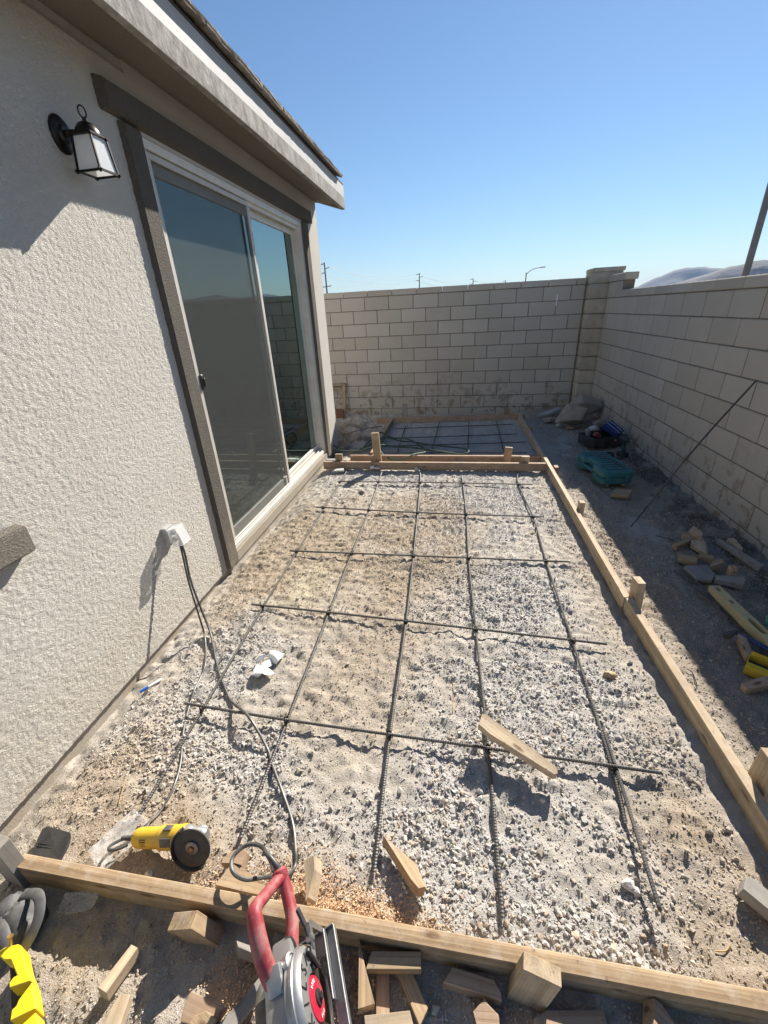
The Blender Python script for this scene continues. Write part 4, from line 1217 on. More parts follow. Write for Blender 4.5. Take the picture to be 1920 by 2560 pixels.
cord('extension_cord', [(W + 0.066, 1.850, 0.555), (W + 0.088, 1.835, 0.44), (-1.470, 1.785, 0.29), (-1.425, 1.745, 0.13), (-1.350, 1.672, 0.02), (-1.236, 1.516, None), (-1.150, 1.405, None), (-1.06, 1.308, None), (-1.003, 1.255, None), (-0.862, 1.150, 0.055), (-0.745, 1.056, None), (-0.680, 0.974, None), (-0.606, 0.886, None), (-0.537, 0.799, None), (-0.495, 0.718, None), (-0.482, 0.672, None), (-0.494, 0.632, 0.03), (-0.535, 0.590, 0.10), (-0.578, 0.566, 0.13), (-0.622, 0.578, 0.135), (-0.638, 0.612, 0.135), (-0.610, 0.645, 0.14), (-0.560, 0.645, 0.15), (-0.515, 0.612, 0.165), (-0.485, 0.580, 0.172)],
     0.0062, 'thick black cord looping from the outlet to the red saw', 'cord')
M_HOSE = simple('green_hose_vinyl', (0.085, 0.125, 0.09), (0.065, 0.10, 0.07), 0.6, 0, 20, 100, 0.05, 0.001, 0, dirt=(0.12, 0.13, 0.10), dirt_amt=0.3, spec=0.2)
hz = [(-1.62, 5.23), (-1.566, 5.195), (-1.38, 5.05), (-1.209, 5.06), (-1.16, 5.30), (-1.122, 5.535), (-1.032, 5.665), (-0.865, 5.642), (-0.651, 5.533), (-0.45, 5.25), (-0.36, 5.02), (-0.479, 4.765), (-0.60, 4.66), (-0.72, 4.69), (-0.863, 4.869), (-1.002, 5.043), (-1.196, 5.06), (-1.15, 5.22), (-0.948, 5.396), (-0.717, 5.43), (-0.558, 5.396), (-0.362, 5.33), (-0.153, 5.235), (0.117, 5.084), (0.159, 4.969), (0.05, 4.93), (-0.2, 5.0), (-0.5, 5.12), (-0.80, 5.22), (-0.92, 5.05), (-1.18, 5.0), (-1.38, 4.98), (-1.55, 5.08)]
def hose_z(x, y, i):
    z = 0.045 + 0.010 * math.sin(i * 1.7)
    if abs(x + 1.0) < 0.09: z = 0.108
    if abs(y - 4.79) < 0.07: z = max(z, 0.082)
    return z
bm = bmesh.new(); tube(bm, catmull([(x, y, hose_z(x, y, i)) for i, (x, y) in enumerate(hz)], 8), 0.0105, 8)
tag(obj('garden_hose', bm, M_HOSE, smooth=True), 'tangled dark green garden hose lying over the back slab form', 'hose')

# ================================================================== OFFCUTS
def offcut(outline, ztop, th, mat, label, group, tilt=(0, 0), bevel=0.0009, name='wood_offcut', cat='offcut'):
    """flat sawn piece; the outline is its upper face on the ground plan, grain along its longest edge"""
    P = [Vector((x, y, 0)) for x, y in outline]
    c = sum(P, Vector()) / len(P)
    e = max(((P[(i + 1) % len(P)] - P[i]) for i in range(len(P))), key=lambda v: v.length)
    a = math.atan2(e.y, e.x)
    Rm = Matrix.Rotation(-a, 3, 'Z')
    loc = [Rm @ (p - c) for p in P]
    area = sum(loc[i].x * loc[(i + 1) % len(loc)].y - loc[(i + 1) % len(loc)].x * loc[i].y for i in range(len(loc)))
    if area < 0: loc = loc[::-1]
    bm = bmesh.new(); prism(bm, [(p.x, p.y) for p in loc], -th / 2, th / 2, bevel=bevel)
    o = obj(name, bm, mat)
    o.matrix_world = Matrix.Translation((c.x, c.y, ztop - th / 2)) @ Matrix.Rotation(tilt[0], 4, 'X') @ Matrix.Rotation(tilt[1], 4, 'Y') @ Matrix.Rotation(a, 4, 'Z')
    return tag(o, label, cat, group)
G1 = 'wood offcuts lying on the near slab'
G2 = 'wood offcuts in front of the front form board'
G3 = 'wood offcuts by the right block wall'
offcut([(0.122, 1.190), (0.136, 1.236), (0.150, 1.240), (0.402, 1.066), (0.398, 1.044), (0.386, 1.040), (0.163, 1.156)], 0.098, 0.036, PINE2, 'long pale pointed stake lying on the nearest crosswise rebar', G1, (R(7), R(4)))
offcut([(-0.205, 0.775), (-0.172, 0.757), (-0.088, 0.710), (-0.054, 0.650), (-0.074, 0.640), (-0.10, 0.66)], 0.050, 0.036, PINE, 'pointed wedge offcut on the gravel right of the red saw', G1, (R(-14), R(6)))
offcut([(-0.432, 0.661), (-0.395, 0.675), (-0.380, 0.640), (-0.380, 0.575), (-0.388, 0.566), (-0.398, 0.60)], 0.082, 0.045, PINE2, 'pale wedge standing beside the sawdust behind the front board', G1, (R(10), R(-24)))
offcut([(-0.705, 0.626), (-0.684, 0.660), (-0.652, 0.671), (-0.630, 0.664), (-0.630, 0.626), (-0.652, 0.629)], 0.060, 0.038, FIR, 'reddish block behind the saw cord loop', G1, (R(4), R(-8)))
offcut([(-0.690, 0.563), (-0.668, 0.628), (-0.655, 0.630), (-0.540, 0.588), (-0.500, 0.560)], 0.058, 0.038, PINE, 'triangular offcut against the front board under the cord loop', G1, (R(-5), R(2)))
offcut([(0.857, 0.776), (0.880, 0.808), (0.902, 0.808), (1.012, 0.705), (0.985, 0.665)], 0.055, 0.045, OLDW, 'old stake end at the right edge inside the form', G1, (R(4), R(5)))
offcut([(-0.228, 0.511), (-0.200, 0.458), (-0.163, 0.398), (-0.203, 0.382)], 0.060, 0.040, PINE, 'long narrow wedge right of the red saw', G2, (0, R(6)))
offcut([(-0.181, 0.528), (-0.146, 0.528), (-0.123, 0.380), (-0.157, 0.376)], 0.018, 0.034, FIR, 'upright-grained strip under the crossing offcut', G2)
offcut([(-0.186, 0.492), (-0.054, 0.508), (-0.051, 0.474), (-0.195, 0.456)], 0.062, 0.036, PINE, 'short board lying across two strips in front of the board', G2, (R(3), R(-3)))
offcut([(-0.118, 0.474), (-0.078, 0.481), (-0.030, 0.418), (-0.048, 0.385)], 0.026, 0.028, PINE, 'slanting strip under the right end of the crossing offcut', G2)
offcut([(-0.182, 0.372), (-0.073, 0.396), (-0.050, 0.350), (-0.165, 0.320)], 0.075, 0.038, PINE2, 'pale board end at the bottom edge right of the saw', G2, (R(4), 0))
offcut([(0.006, 0.466), (0.030, 0.499), (0.136, 0.491), (0.152, 0.472), (0.154, 0.456), (0.078, 0.462)], 0.034, 0.036, FIR, 'long offcut left of the front stake, tip in the sun', G2, (R(-3), R(2)))
offcut([(0.084, 0.428), (0.111, 0.451), (0.146, 0.430), (0.146, 0.395), (0.098, 0.392)], 0.040, 0.036, FIR, 'five-sided block in front of the leaning front stake', G2, (R(6), R(-10)))
offcut([(0.228, 0.438), (0.262, 0.456), (0.400, 0.478), (0.398, 0.43), (0.240, 0.405)], 0.036, 0.036, FIR, 'wide offcut at the bottom edge right of the front stake', G2, (R(2), R(2)))
offcut([(0.492, 0.466), (0.512, 0.513), (0.530, 0.506), (0.565, 0.470), (0.54, 0.44)], 0.050, 0.040, FIR, 'upturned wedge at the bottom edge far right of the front stake', G2, (R(10), R(24)))
offcut([(-0.893, 0.318), (-0.870, 0.412), (-0.846, 0.408), (-0.862, 0.312)], 0.042, 0.036, PINE2, 'upright-lying stick left of the long shadow', G2, (R(-9), 0))
offcut([(-0.835, 0.262), (-0.828, 0.321), (-0.799, 0.322), (-0.785, 0.262)], 0.046, 0.030, PINE2, 'white split stick at the bottom edge left of the saw', G2, (R(-4), R(3)))
offcut([(-0.643, 0.330), (-0.639, 0.352), (-0.539, 0.341), (-0.556, 0.300), (-0.637, 0.300)], 0.052, 0.036, FIR, 'reddish offcut left of the saw motor', G2, (R(5), R(3)))
offcut([(-0.606, 0.299), (-0.598, 0.312), (-0.571, 0.323), (-0.541, 0.314), (-0.56, 0.28)], 0.070, 0.030, PINE, 'small wedge stacked on the offcut left of the saw', G2, (R(8), R(-6)))
offcut([(-0.572, 0.456), (-0.552, 0.492), (-0.535, 0.488), (-0.488, 0.452), (-0.484, 0.434), (-0.558, 0.442)], 0.050, 0.040, OLDW, 'grey pointed block in the shade behind the saw motor', G2, (R(-12), R(4)))
offcut([(-0.560, 0.285), (-0.506, 0.352), (-0.472, 0.404), (-0.455, 0.378), (-0.525, 0.27)], 0.055, 0.036, OLDW, 'weathered stick leaning beneath the saw motor', G2, (R(4), R(8)))
for ol, zt, mt, l, tl in (
    ([(1.664, 2.996), (1.693, 3.072), (1.737, 3.074), (1.787, 2.994), (1.760, 2.950)], 0.040, FIR, 'reddish block lowest in the little heap by the right wall', (0, R(3))),
    ([(1.711, 3.030), (1.764, 3.088), (1.786, 2.994), (1.752, 2.935)], 0.075, FIR, 'reddish block on top of the little heap by the right wall', (R(8), R(-12))),
    ([(1.546, 2.884), (1.708, 3.000), (1.710, 2.962), (1.565, 2.850)], 0.034, PINE, 'slanting strip at the left of the little heap', (0, 0)),
    ([(1.672, 2.893), (1.693, 2.942), (1.778, 2.955), (1.770, 2.90), (1.720, 2.772)], 0.036, PINE2, 'pale pointed wedge right below the little heap', (R(4), 0)),
    ([(1.506, 2.698), (1.531, 2.752), (1.630, 2.714), (1.590, 2.640)], 0.034, PINE, 'square-ended block between the heap and the grey slab', (0, 0)),
    ([(1.653, 2.757), (1.749, 2.755), (1.722, 2.702), (1.668, 2.727)], 0.030, PINE, 'thin offcut right of the square-ended block', (R(-4), 0)),
    ([(1.653, 2.594), (1.677, 2.646), (1.744, 2.706), (1.780, 2.703), (1.756, 2.650)], 0.034, FIR, 'reddish pointed offcut above the grey slab', (0, 0)),
    ([(1.880, 2.990), (1.904, 2.999), (1.990, 2.650), (1.946, 2.618)], 0.030, OLDW, 'long thin stick lying along the foot of the right wall', (0, 0)),
    ([(1.943, 2.977), (1.970, 3.000), (1.999, 2.996), (1.975, 2.848), (1.951, 2.851)], 0.036, PINE2, 'pale pointed stake end touching the right wall', (0, 0)),
    ([(1.716, 2.540), (1.752, 2.545), (1.752, 2.508), (1.716, 2.506)], 0.085, FIR, 'small reddish block stood on end behind the level', (0, 0)),
    ([(1.628, 2.493), (1.781, 2.502), (1.784, 2.467), (1.738, 2.400), (1.608, 2.450)], 0.036, OLDW, 'grey-brown offcut at the upper end of the level', (0, 0)),
    ([(1.457, 1.927), (1.470, 1.946), (1.505, 1.943), (1.450, 1.782), (1.432, 1.775), (1.420, 1.782)], 0.034, FIR, 'tapered stake end lying beside the hammer', (0, 0)),
    ([(1.303, 1.603), (1.450, 1.672), (1.50, 1.64), (1.412, 1.606), (1.330, 1.576), (1.308, 1.576)], 0.036, FIR, 'pointed stake in front of the yellow box', (0, 0)),
    ([(1.402, 3.764), (1.424, 3.818), (1.485, 3.897), (1.612, 3.868), (1.545, 3.740)], 0.042, PINE, 'board end lying in front of the teal tool case', (0, 0))):
    offcut(ol, zt, 0.085 if 'on end' in l else 0.034, mt, l, G3, tl)
offcut([(1.490, 2.585), (1.518, 2.600), (1.636, 2.603), (1.638, 2.503), (1.584, 2.438), (1.507, 2.451)], 0.036, 0.022, simple('grey_stone_slab', (0.26, 0.245, 0.23), (0.20, 0.19, 0.18), 0.9, 0, 8, 80, 0.5, 0.004, 0), 'flat grey slab of stone by the ends of two rebars', None, (R(2), R(-2)), 0.003, 'stone_slab', 'stone')
# ================================================================== TOOLS
DUST = (0.40, 0.36, 0.31)
M_YEL = simple('yellow_tool_plastic', (0.72, 0.46, 0.03), (0.66, 0.41, 0.03), 0.42, 0, 10, 120, 0.06, 0.001, 0.02, dirt=DUST, dirt_amt=0.35, dirt_scale=14)
M_RED = simple('red_tool_plastic', (0.33, 0.04, 0.05), (0.27, 0.035, 0.045), 0.5, 0, 10, 160, 0.08, 0.001, 0, dirt=DUST, dirt_amt=0.6, dirt_scale=16)
M_MAG = simple('cast_magnesium', (0.46, 0.47, 0.47), (0.38, 0.39, 0.39), 0.42, 0.75, 20, 140, 0.12, 0.001, 0, dirt=(0.34, 0.31, 0.27), dirt_amt=0.55, dirt_scale=15)
M_STEEL = simple('plain_steel', (0.50, 0.51, 0.52), (0.40, 0.41, 0.42), 0.32, 0.9, 30, 200, 0.1, 0.001, 0, dirt=(0.3, 0.27, 0.23), dirt_amt=0.4)
M_DISC = simple('abrasive_disc', (0.060, 0.055, 0.052), (0.085, 0.078, 0.070), 0.9, 0, 40, 420, 0.6, 0.001, 0)
M_GUARD = simple('painted_guard', (0.045, 0.045, 0.048), (0.07, 0.068, 0.066), 0.45, 0.4, 20, 150, 0.1, 0.001, 0, dirt=DUST, dirt_amt=0.5, dirt_scale=12)
M_LABEL = simple('dark_label', (0.05, 0.052, 0.05), (0.08, 0.08, 0.075), 0.5, 0, 60, bstr=0, dirt=DUST, dirt_amt=0.4, dirt_scale=20)

# ---- angle grinder
ax_ = Vector((0.990, 0.112, 0.076)).normalized()
nv_ = Vector((0.08, -0.90, 0.43)); nv_ = (nv_ - ax_ * nv_.dot(ax_)).normalized()
yv_ = nv_.cross(ax_)
gr = thing('angle_grinder', 'yellow angle grinder with a dark disc lying behind the front board', 'grinder', (0, 0, 0))
Mg = Matrix((ax_, yv_, nv_)).transposed().to_4x4(); Mg.translation = Vector((-1.04, 0.655, 0.044))
gr.location, gr.rotation_euler, gr.scale = Mg.translation, Mg.to_euler(), (1.0, 1.0, 1.0)
def gp(name, bm, mat, smooth=False, parent=None): return obj(name, bm, mat, parent or gr, smooth=smooth)
MX = Matrix.Rotation(R(90), 4, 'Y')          # lathe axis -> local x
bm = bmesh.new(); lathe(bm, [(0, 0.0), (0.019, 0.0), (0.023, 0.006), (0.026, 0.020), (0.027, 0.085), (0.0295, 0.095), (0.031, 0.10), (0.031, 0.165), (0.033, 0.178), (0.033, 0.185), (0, 0.185)], seg=24, M=Matrix.Diagonal((1, 1.22, 1.05, 1)) @ MX)
body = gp('body', bm, M_YEL, True)
bm = bmesh.new(); box(bm, (0.030, 0.003, 0.026), (0.128, 0.0372, 0.006), bevel=0.002); box(bm, (0.036, 0.030, 0.003), (0.128, 0.006, 0.0322), bevel=0.001); gp('label', bm, M_LABEL, parent=body)
bm = bmesh.new()
for i in range(4): box(bm, (0.022, 0.0035, 0.004), (0.045, 0.012 - i * 0.007, 0.0272 - abs(i - 1.3) * 0.0012), bevel=0.001)
gp('vent', bm, M_DARKPL, parent=body)
bm = bmesh.new(); box(bm, (0.075, 0.012, 0.02), (0.060, -0.027, 0.0), bevel=0.005); gp('switch', bm, M_DARKPL, parent=body)
bm = bmesh.new(); tube(bm, catmull([(0.004, 0, 0), (-0.018, 0.001, 0.001), (-0.045, 0.004, 0.004)], 5), [0.0105 - 0.0004 * i for i in range(11)], 10); gp('cord_boot', bm, M_CORD, True)
bm = bmesh.new(); lathe(bm, [(0, 0.184), (0.0335, 0.184), (0.0345, 0.192), (0.031, 0.205), (0.026, 0.222), (0.027, 0.244), (0.020, 0.258), (0, 0.260)], seg=24, M=Matrix.Diagonal((1, 1.12, 0.95, 1)) @ MX)
lathe(bm, [(0, -0.02), (0.027, -0.02), (0.028, 0.016), (0.021, 0.026), (0, 0.026)], seg=24, M=Matrix.Translation((0.230, 0, 0)))
for k in range(4): lathe(bm, [(0, 0), (0.0045, 0), (0.0045, 0.006), (0, 0.006)], seg=10, M=Matrix.Translation((0.190, 0.024 * (1 if k % 2 else -1), 0.020 * (1 if k < 2 else -1))) @ MX)
gp('gear_head', bm, M_MAG, True)
MD = Matrix.Translation((0.232, 0, 0.034))
bm = bmesh.new(); lathe(bm, [(0.018, 0.0), (0.067, 0.0), (0.070, 0.003), (0.070, 0.022), (0.0675, 0.022), (0.0665, 0.005), (0.018, 0.004)], R(118), R(305), 30, M=MD); gp('guard', bm, M_GUARD, True)
bm = bmesh.new(); lathe(bm, [(0, 0.010), (0.0615, 0.010), (0.0615, 0.0135), (0.030, 0.0135), (0.026, 0.0110), (0, 0.0110)], seg=40, M=MD); disc = gp('grinding_disc', bm, M_DISC, True)
bm = bmesh.new(); lathe(bm, [(0, 0.010), (0.021, 0.010), (0.021, 0.0155), (0.015, 0.018), (0.011, 0.018), (0.0105, 0.015), (0, 0.015)], seg=24, M=MD); gp('flange_nut', bm, simple('worn_steel', (0.24, 0.21, 0.18), (0.17, 0.14, 0.12), 0.45, 0.7, 40), True, disc)
bm = bmesh.new(); lathe(bm, [(0, 0.013), (0.0075, 0.013), (0.0075, 0.022), (0, 0.023)], seg=6, M=MD); gp('spindle', bm, simple('rusty_steel', (0.36, 0.22, 0.13), (0.25, 0.15, 0.09), 0.6, 0.6, 40), parent=disc)

# ---- circular saw (worm-drive layout, blade to the right of the picture, rear handle away)
yaw = math.atan2(-0.89, 0.455)
fwd = Vector((math.cos(yaw), math.sin(yaw), 0)); lf = Vector((-math.sin(yaw), math.cos(yaw), 0))
roll = R(20)
lft = (lf * math.cos(roll) + Vector((0, 0, 1)) * math.sin(roll)).normalized()
upz = fwd.cross(lft).normalized()
saw = thing('circular_saw', 'red and silver worm-drive circular saw standing at the bottom edge', 'saw')
Ms = Matrix((fwd, lft, upz)).transposed().to_4x4(); Ms.translation = Vector((-0.292, 0.362, 0.150))
saw.location, saw.rotation_euler, saw.scale = Ms.translation, Ms.to_euler(), (0.9, 0.9, 0.9)
def sp(name, bm, mat, smooth=False, parent=None): return obj(name, bm, mat, parent or saw, smooth=smooth)
# local frame: x forward, y towards the blade side, z up from the shoe; origin at the arbor
MB = Matrix.Rotation(R(-90), 4, 'X')            # lathe axis z -> local +y ; angle 0 = +x, 90 deg = -z
def ring(bm, prof, a0, a1, seg=40): lathe(bm, prof, R(a0), R(a1), seg, M=MB)
bm = bmesh.new(); ring(bm, [(0.050, 0.004), (0.066, 0.006), (0.069, 0.0105), (0.102, 0.0085), (0.110, 0.000), (0.112, -0.012), (0.111, -0.034), (0.105, -0.038), (0.050, -0.038)], -188, 8)
ug = sp('upper_guard', bm, M_MAG, True)
bm = bmesh.new(); ring(bm, [(0.113, -0.010), (0.1155, -0.012), (0.1155, -0.020), (0.113, -0.022), (0.109, -0.022), (0.109, -0.010)], -172, -20); sp('guard_rib', bm, M_STEEL, True, ug)
# raised lettering round the guard
def letters(word, rad, a_mid, step, size, y, mat, parent, flip=False):
    n = len(word)
    for i, ch in enumerate(word):
        cu = bpy.data.curves.new('letter', 'FONT'); cu.body = ch; cu.size = size; cu.extrude = 0.0007; cu.align_x = 'CENTER'; cu.align_y = 'CENTER'; cu.resolution_u = 2
        to = bpy.data.objects.new('letter_tmp', cu); COL.objects.link(to)
        me = bpy.data.meshes.new_from_object(to)
        bpy.data.objects.remove(to)
        me.materials.clear(); me.materials.append(mat)
        # angle measured from straight up; the word reads front to rear seen from the blade side
        a = a_mid + (i - (n - 1) / 2) * step
        X_ = Vector((-math.cos(a), 0, -math.sin(a))); U_ = Vector((-math.sin(a), 0, math.cos(a))); N_ = Vector((0, 1, 0))
        U_t = (U_ * math.cos(R(6)) - N_ * math.sin(R(6)))
        Mx = Matrix((X_ * 1.05, U_t * 1.1, X_.cross(U_t))).transposed().to_4x4(); Mx.translation = U_ * rad + N_ * y
        me.transform(Mx)
        o = bpy.data.objects.new('letter', me); link(o, parent)
M_INK = simple('black_paint', (0.02, 0.02, 0.022), None, 0.5, bstr=0, vary=0)
letters('SKILSAW', 0.0865, R(4), R(22), 0.034, 0.0108, M_INK, ug)
bm = bmesh.new(); ring(bm, [(0, -0.004), (0.092, -0.004), (0.092, -0.002), (0, -0.002)], 0, 360, 64); blade = sp('blade', bm, simple('blade_steel', (0.20, 0.17, 0.14), (0.13, 0.11, 0.09), 0.35, 0.8, 20), True)
bm = bmesh.new(); ring(bm, [(0, 0.0), (0.046, 0.0), (0.044, 0.004), (0.020, 0.006), (0, 0.006)], 0, 360, 40); fl = sp('blade_disc', bm, simple('red_print', (0.46, 0.02, 0.05), (0.38, 0.02, 0.045), 0.35, 0.1, 12, bstr=0.02, vary=0, dirt=DUST, dirt_amt=0.2), True, blade)
bm = bmesh.new()
for a0 in (20, 36, 52, 200, 214, 228, 242): ring(bm, [(0.030, 0.0056), (0.038, 0.0050), (0.038, 0.0054), (0.030, 0.0062)], a0, a0 + 6, 3)
sp('blade_print', bm, M_WHITE, False, blade)
bm = bmesh.new(); ring(bm, [(0, 0.005), (0.017, 0.005), (0.017, 0.010), (0.012, 0.012), (0, 0.012)], 0, 360, 24); ring(bm, [(0, 0.012), (0.009, 0.012), (0.009, 0.018), (0, 0.018)], 0, 360, 6); sp('arbor_bolt', bm, M_DARKPL, True, blade)
bm = bmesh.new(); ring(bm, [(0.050, -0.012), (0.097, -0.012), (0.099, -0.009), (0.099, 0.001), (0.095, 0.001), (0.094, -0.008), (0.050, -0.009)], 10, 128); sp('lower_guard', bm, M_STEEL, True)
bm = bmesh.new()
ring(bm, [(0.055, 0.008), (0.070, 0.008), (0.070, 0.012), (0.055, 0.012)], -182, -160, 8); box(bm, (0.012, 0.010, 0.07), (-0.070, 0.016, 0.024), rot=(0, R(-18), 0), bevel=0.003); sp('guard_lever', bm, M_DARKPL)
# shoe with rolled edge and rear bracket
bm = bmesh.new(); zs = -0.052
box(bm, (0.32, 0.030, 0.004), (0.02, 0.046, zs)); box(bm, (0.32, 0.085, 0.004), (0.02, -0.080, zs)); box(bm, (0.05, 0.070, 0.004), (-0.115, -0.003, zs)); box(bm, (0.04, 0.070, 0.004), (0.16, -0.003, zs))
box(bm, (0.32, 0.004, 0.016), (0.02, 0.063, zs + 0.006), bevel=0.001); box(bm, (0.004, 0.184, 0.014), (-0.142, -0.030, zs + 0.005), bevel=0.001)
box(bm, (0.15, 0.004, 0.022), (-0.065, 0.034, zs + 0.012), bevel=0.001)
shoe = sp('shoe', bm, simple('dull_plate', (0.30, 0.31, 0.32), (0.22, 0.23, 0.24), 0.42, 0.7, 20, dirt=DUST, dirt_amt=0.4))
bm = bmesh.new(); prism(bm, [(-0.150, -0.05), (-0.150, 0.035), (-0.140, 0.050), (-0.085, 0.038), (-0.085, 0.026), (-0.132, 0.030), (-0.136, -0.05)], 0.022, 0.027, Matrix(((1, 0, 0, 0), (0, 0, 1, 0), (0, 1, 0, 0), (0, 0, 0, 1)))); sp('depth_bracket', bm, M_STEEL, False, shoe)
bm = bmesh.new(); box(bm, (0.046, 0.010, 0.020), (-0.150, 0.016, 0.072), rot=(0, R(35), R(10)), bevel=0.003); box(bm, (0.030, 0.008, 0.012), (-0.125, 0.018, 0.053), rot=(0, R(35), 0), bevel=0.002); sp('depth_lever', bm, M_GUARD)
bm = bmesh.new(); lathe(bm, [(0, -0.008), (0.011, -0.008), (0.013, 0), (0.010, 0.009), (0, 0.010)], seg=16, M=Matrix.Translation((-0.108, 0.020, 0.036))); sp('lever_bolt', bm, M_STEEL, True)
# gear case and motor
bm = bmesh.new(); box(bm, (0.15, 0.066, 0.115), (0.010, -0.068, 0.034), bevel=0.014, seg=2); box(bm, (0.085, 0.06, 0.06), (-0.085, -0.052, 0.048), rot=(0, R(-12), 0), bevel=0.010, seg=2); box(bm, (0.06, 0.045, 0.03), (-0.045, -0.062, 0.096), rot=(0, R(20), 0), bevel=0.008, seg=2); sp('gear_case', bm, M_MAG, True)
bm = bmesh.new(); lathe(bm, [(0, -0.125), (0.038, -0.125), (0.046, -0.115), (0.049, -0.09), (0.049, 0.05), (0.052, 0.055), (0.052, 0.075), (0.046, 0.10), (0.030, 0.125), (0, 0.127)], seg=28, M=Matrix.Translation((0.05, -0.108, 0.020)) @ MX); mot = sp('motor', bm, M_MAG, True)
bm = bmesh.new(); lathe(bm, [(0.0495, -0.085), (0.0505, -0.085), (0.0505, 0.045), (0.0495, 0.045)], R(150), R(245), 14, M=Matrix.Translation((0.05, -0.108, 0.020)) @ MX); sp('nameplate', bm, M_LABEL, True, mot)
bm = bmesh.new(); lathe(bm, [(0.050, -0.02), (0.0515, -0.02), (0.0515, 0.012), (0.050, 0.012)], R(178), R(205), 6, M=Matrix.Translation((0.05, -0.108, 0.020)) @ MX); sp('red_badge', bm, M_RED, True, mot)
bm = bmesh.new(); lathe(bm, [(0, -0.02), (0.021, -0.02), (0.021, 0.014), (0.016, 0.017), (0.014, 0.013), (0, 0.013)], seg=20, M=Matrix.Translation((-0.066, -0.030, 0.082)) @ Matrix.Rotation(R(-70), 4, 'X')); sp('oil_cap', bm, M_MAG, True)
# rear handle: a closed D
bm = bmesh.new()
H_up = catmull([(-0.035, -0.080, 0.060), (-0.062, -0.078, 0.100), (-0.105, -0.078, 0.138), (-0.160, -0.076, 0.166), (-0.186, -0.073, 0.168), (-0.225, -0.058, 0.128), (-0.262, -0.042, 0.088), (-0.278, -0.036, 0.070)], 5)
n_ = len(H_up); tube(bm, H_up, [0.0215 + 0.003 * math.sin(i / n_ * 6.3) for i in range(n_)], 12, sy=0.85)
hd = sp('rear_handle', bm, M_RED, True)
bm = bmesh.new(); H_lo = catmull([(-0.280, -0.036, 0.072), (-0.262, -0.034, 0.056), (-0.215, -0.031, 0.040), (-0.175, -0.031, 0.032), (-0.115, -0.040, 0.030)], 5); tube(bm, H_lo, 0.0190, 12)
lathe(bm, [(0, -0.012), (0.021, -0.012), (0.023, -0.006), (0.023, 0.008), (0.018, 0.014), (0, 0.015)], seg=16, M=Matrix.Translation((-0.284, -0.036, 0.074)) @ Matrix.Rotation(R(-60), 4, 'Y')); sp('handle_brace', bm, M_RED, True, hd)
bm = bmesh.new(); box(bm, (0.036, 0.012, 0.020), (-0.125, -0.074, 0.128), rot=(0, R(35), 0), bevel=0.004); sp('trigger', bm, M_DARKPL, False, hd)
bm = bmesh.new(); lathe(bm, [(0, 0), (0.006, 0), (0.006, 0.003), (0, 0.003)], seg=12, M=Matrix.Translation((-0.070, -0.066, 0.122)) @ Matrix.Rotation(R(-15), 4, 'X')); sp('handle_screw', bm, M_STEEL, True, hd)
bm = bmesh.new(); tube(bm, catmull([(-0.292, -0.036, 0.080), (-0.306, -0.040, 0.094), (-0.330, -0.052, 0.108), (-0.352, -0.068, 0.108)], 5), [0.0115 - 0.00032 * i for i in range(16)], 10); sp('cord_boot', bm, M_CORD, True)
bm = bmesh.new(); fh = catmull([(0.085, -0.165, 0.030), (0.072, -0.185, 0.055), (0.080, -0.180, 0.085), (0.105, -0.140, 0.098), (0.125, -0.09, 0.098), (0.13, -0.055, 0.080)], 5); tube(bm, fh, 0.0155, 12); sp('front_handle', bm, M_RED, True)

# ---- teal tool case
M_TEAL = simple('teal_case_plastic', (0.022, 0.155, 0.170), (0.018, 0.13, 0.145), 0.5, 0, 8, 150, 0.1, 0.001, 0, dirt=(0.20, 0.21, 0.20), dirt_amt=0.35, dirt_scale=10)
tcz = thing('tool_case', 'teal hard plastic power tool case lying flat in the shade', 'tool case', (1.49, 4.36, 0.005), (0, 0, R(8)))
def tp(name, bm, mat=None, smooth=False): return obj(name, bm, mat or M_TEAL, tcz, smooth=smooth)
hw, hl = 0.155, 0.325
def case_outline(i):
    a, b_ = hw - i, hl - i
    return [(-a + 0.03, -b_), (a - 0.03, -b_), (a, -b_ + 0.03), (a, b_ - 0.05), (a - 0.05, b_), (-a + 0.05, b_), (-a, b_ - 0.05), (-a, 0.13 + i), (-a + 0.055 + i, 0.105 + i), (-a + 0.055 + i, -0.085 - i), (-a, -0.11 - i), (-a, -b_ + 0.03)]
bm = bmesh.new(); prism(bm, case_outline(0.004), 0.018, 0.080, bevel=0.008); tp('lower_shell', bm)
bm = bmesh.new(); prism(bm, case_outline(0.0), 0.083, 0.150, bevel=0.014); tp('lid', bm)
for i in range(9):
    bm = bmesh.new(); y_ = -0.25 + i * 0.062; x_ = 0.055 if -0.12 < y_ < 0.14 else 0.0
    box(bm, (0.20 - x_ * 0.8, 0.034, 0.016), (x_ * 0.4 + 0.012, y_, 0.155), bevel=0.004); tp('lid_rib', bm)
bm = bmesh.new(); tube(bm, [(-hw + 0.012, -0.115, 0.085), (-hw + 0.004, -0.06, 0.085), (-hw + 0.004, 0.07, 0.085), (-hw + 0.012, 0.13, 0.085)], 0.012, 8); tp('handle', bm, None, True)
for s in (-0.085, 0.085):
    bm = bmesh.new(); box(bm, (0.045, 0.012, 0.05), (s, -hl - 0.003, 0.085), bevel=0.004); tp('latch', bm)
    bm = bmesh.new(); box(bm, (0.022, 0.03, 0.03), (s * 0.85, -hl + 0.03, 0.008), bevel=0.004); tp('foot', bm, FIR)
bm = bmesh.new(); bar(bm, (1.440, 4.655, 0.170), (1.605, 4.115, 0.170), 0.012, 0.010, 0.002); tag(obj('dark_rod', bm, M_BAR), 'thin dark rod lying along the top of the teal case', 'rod')

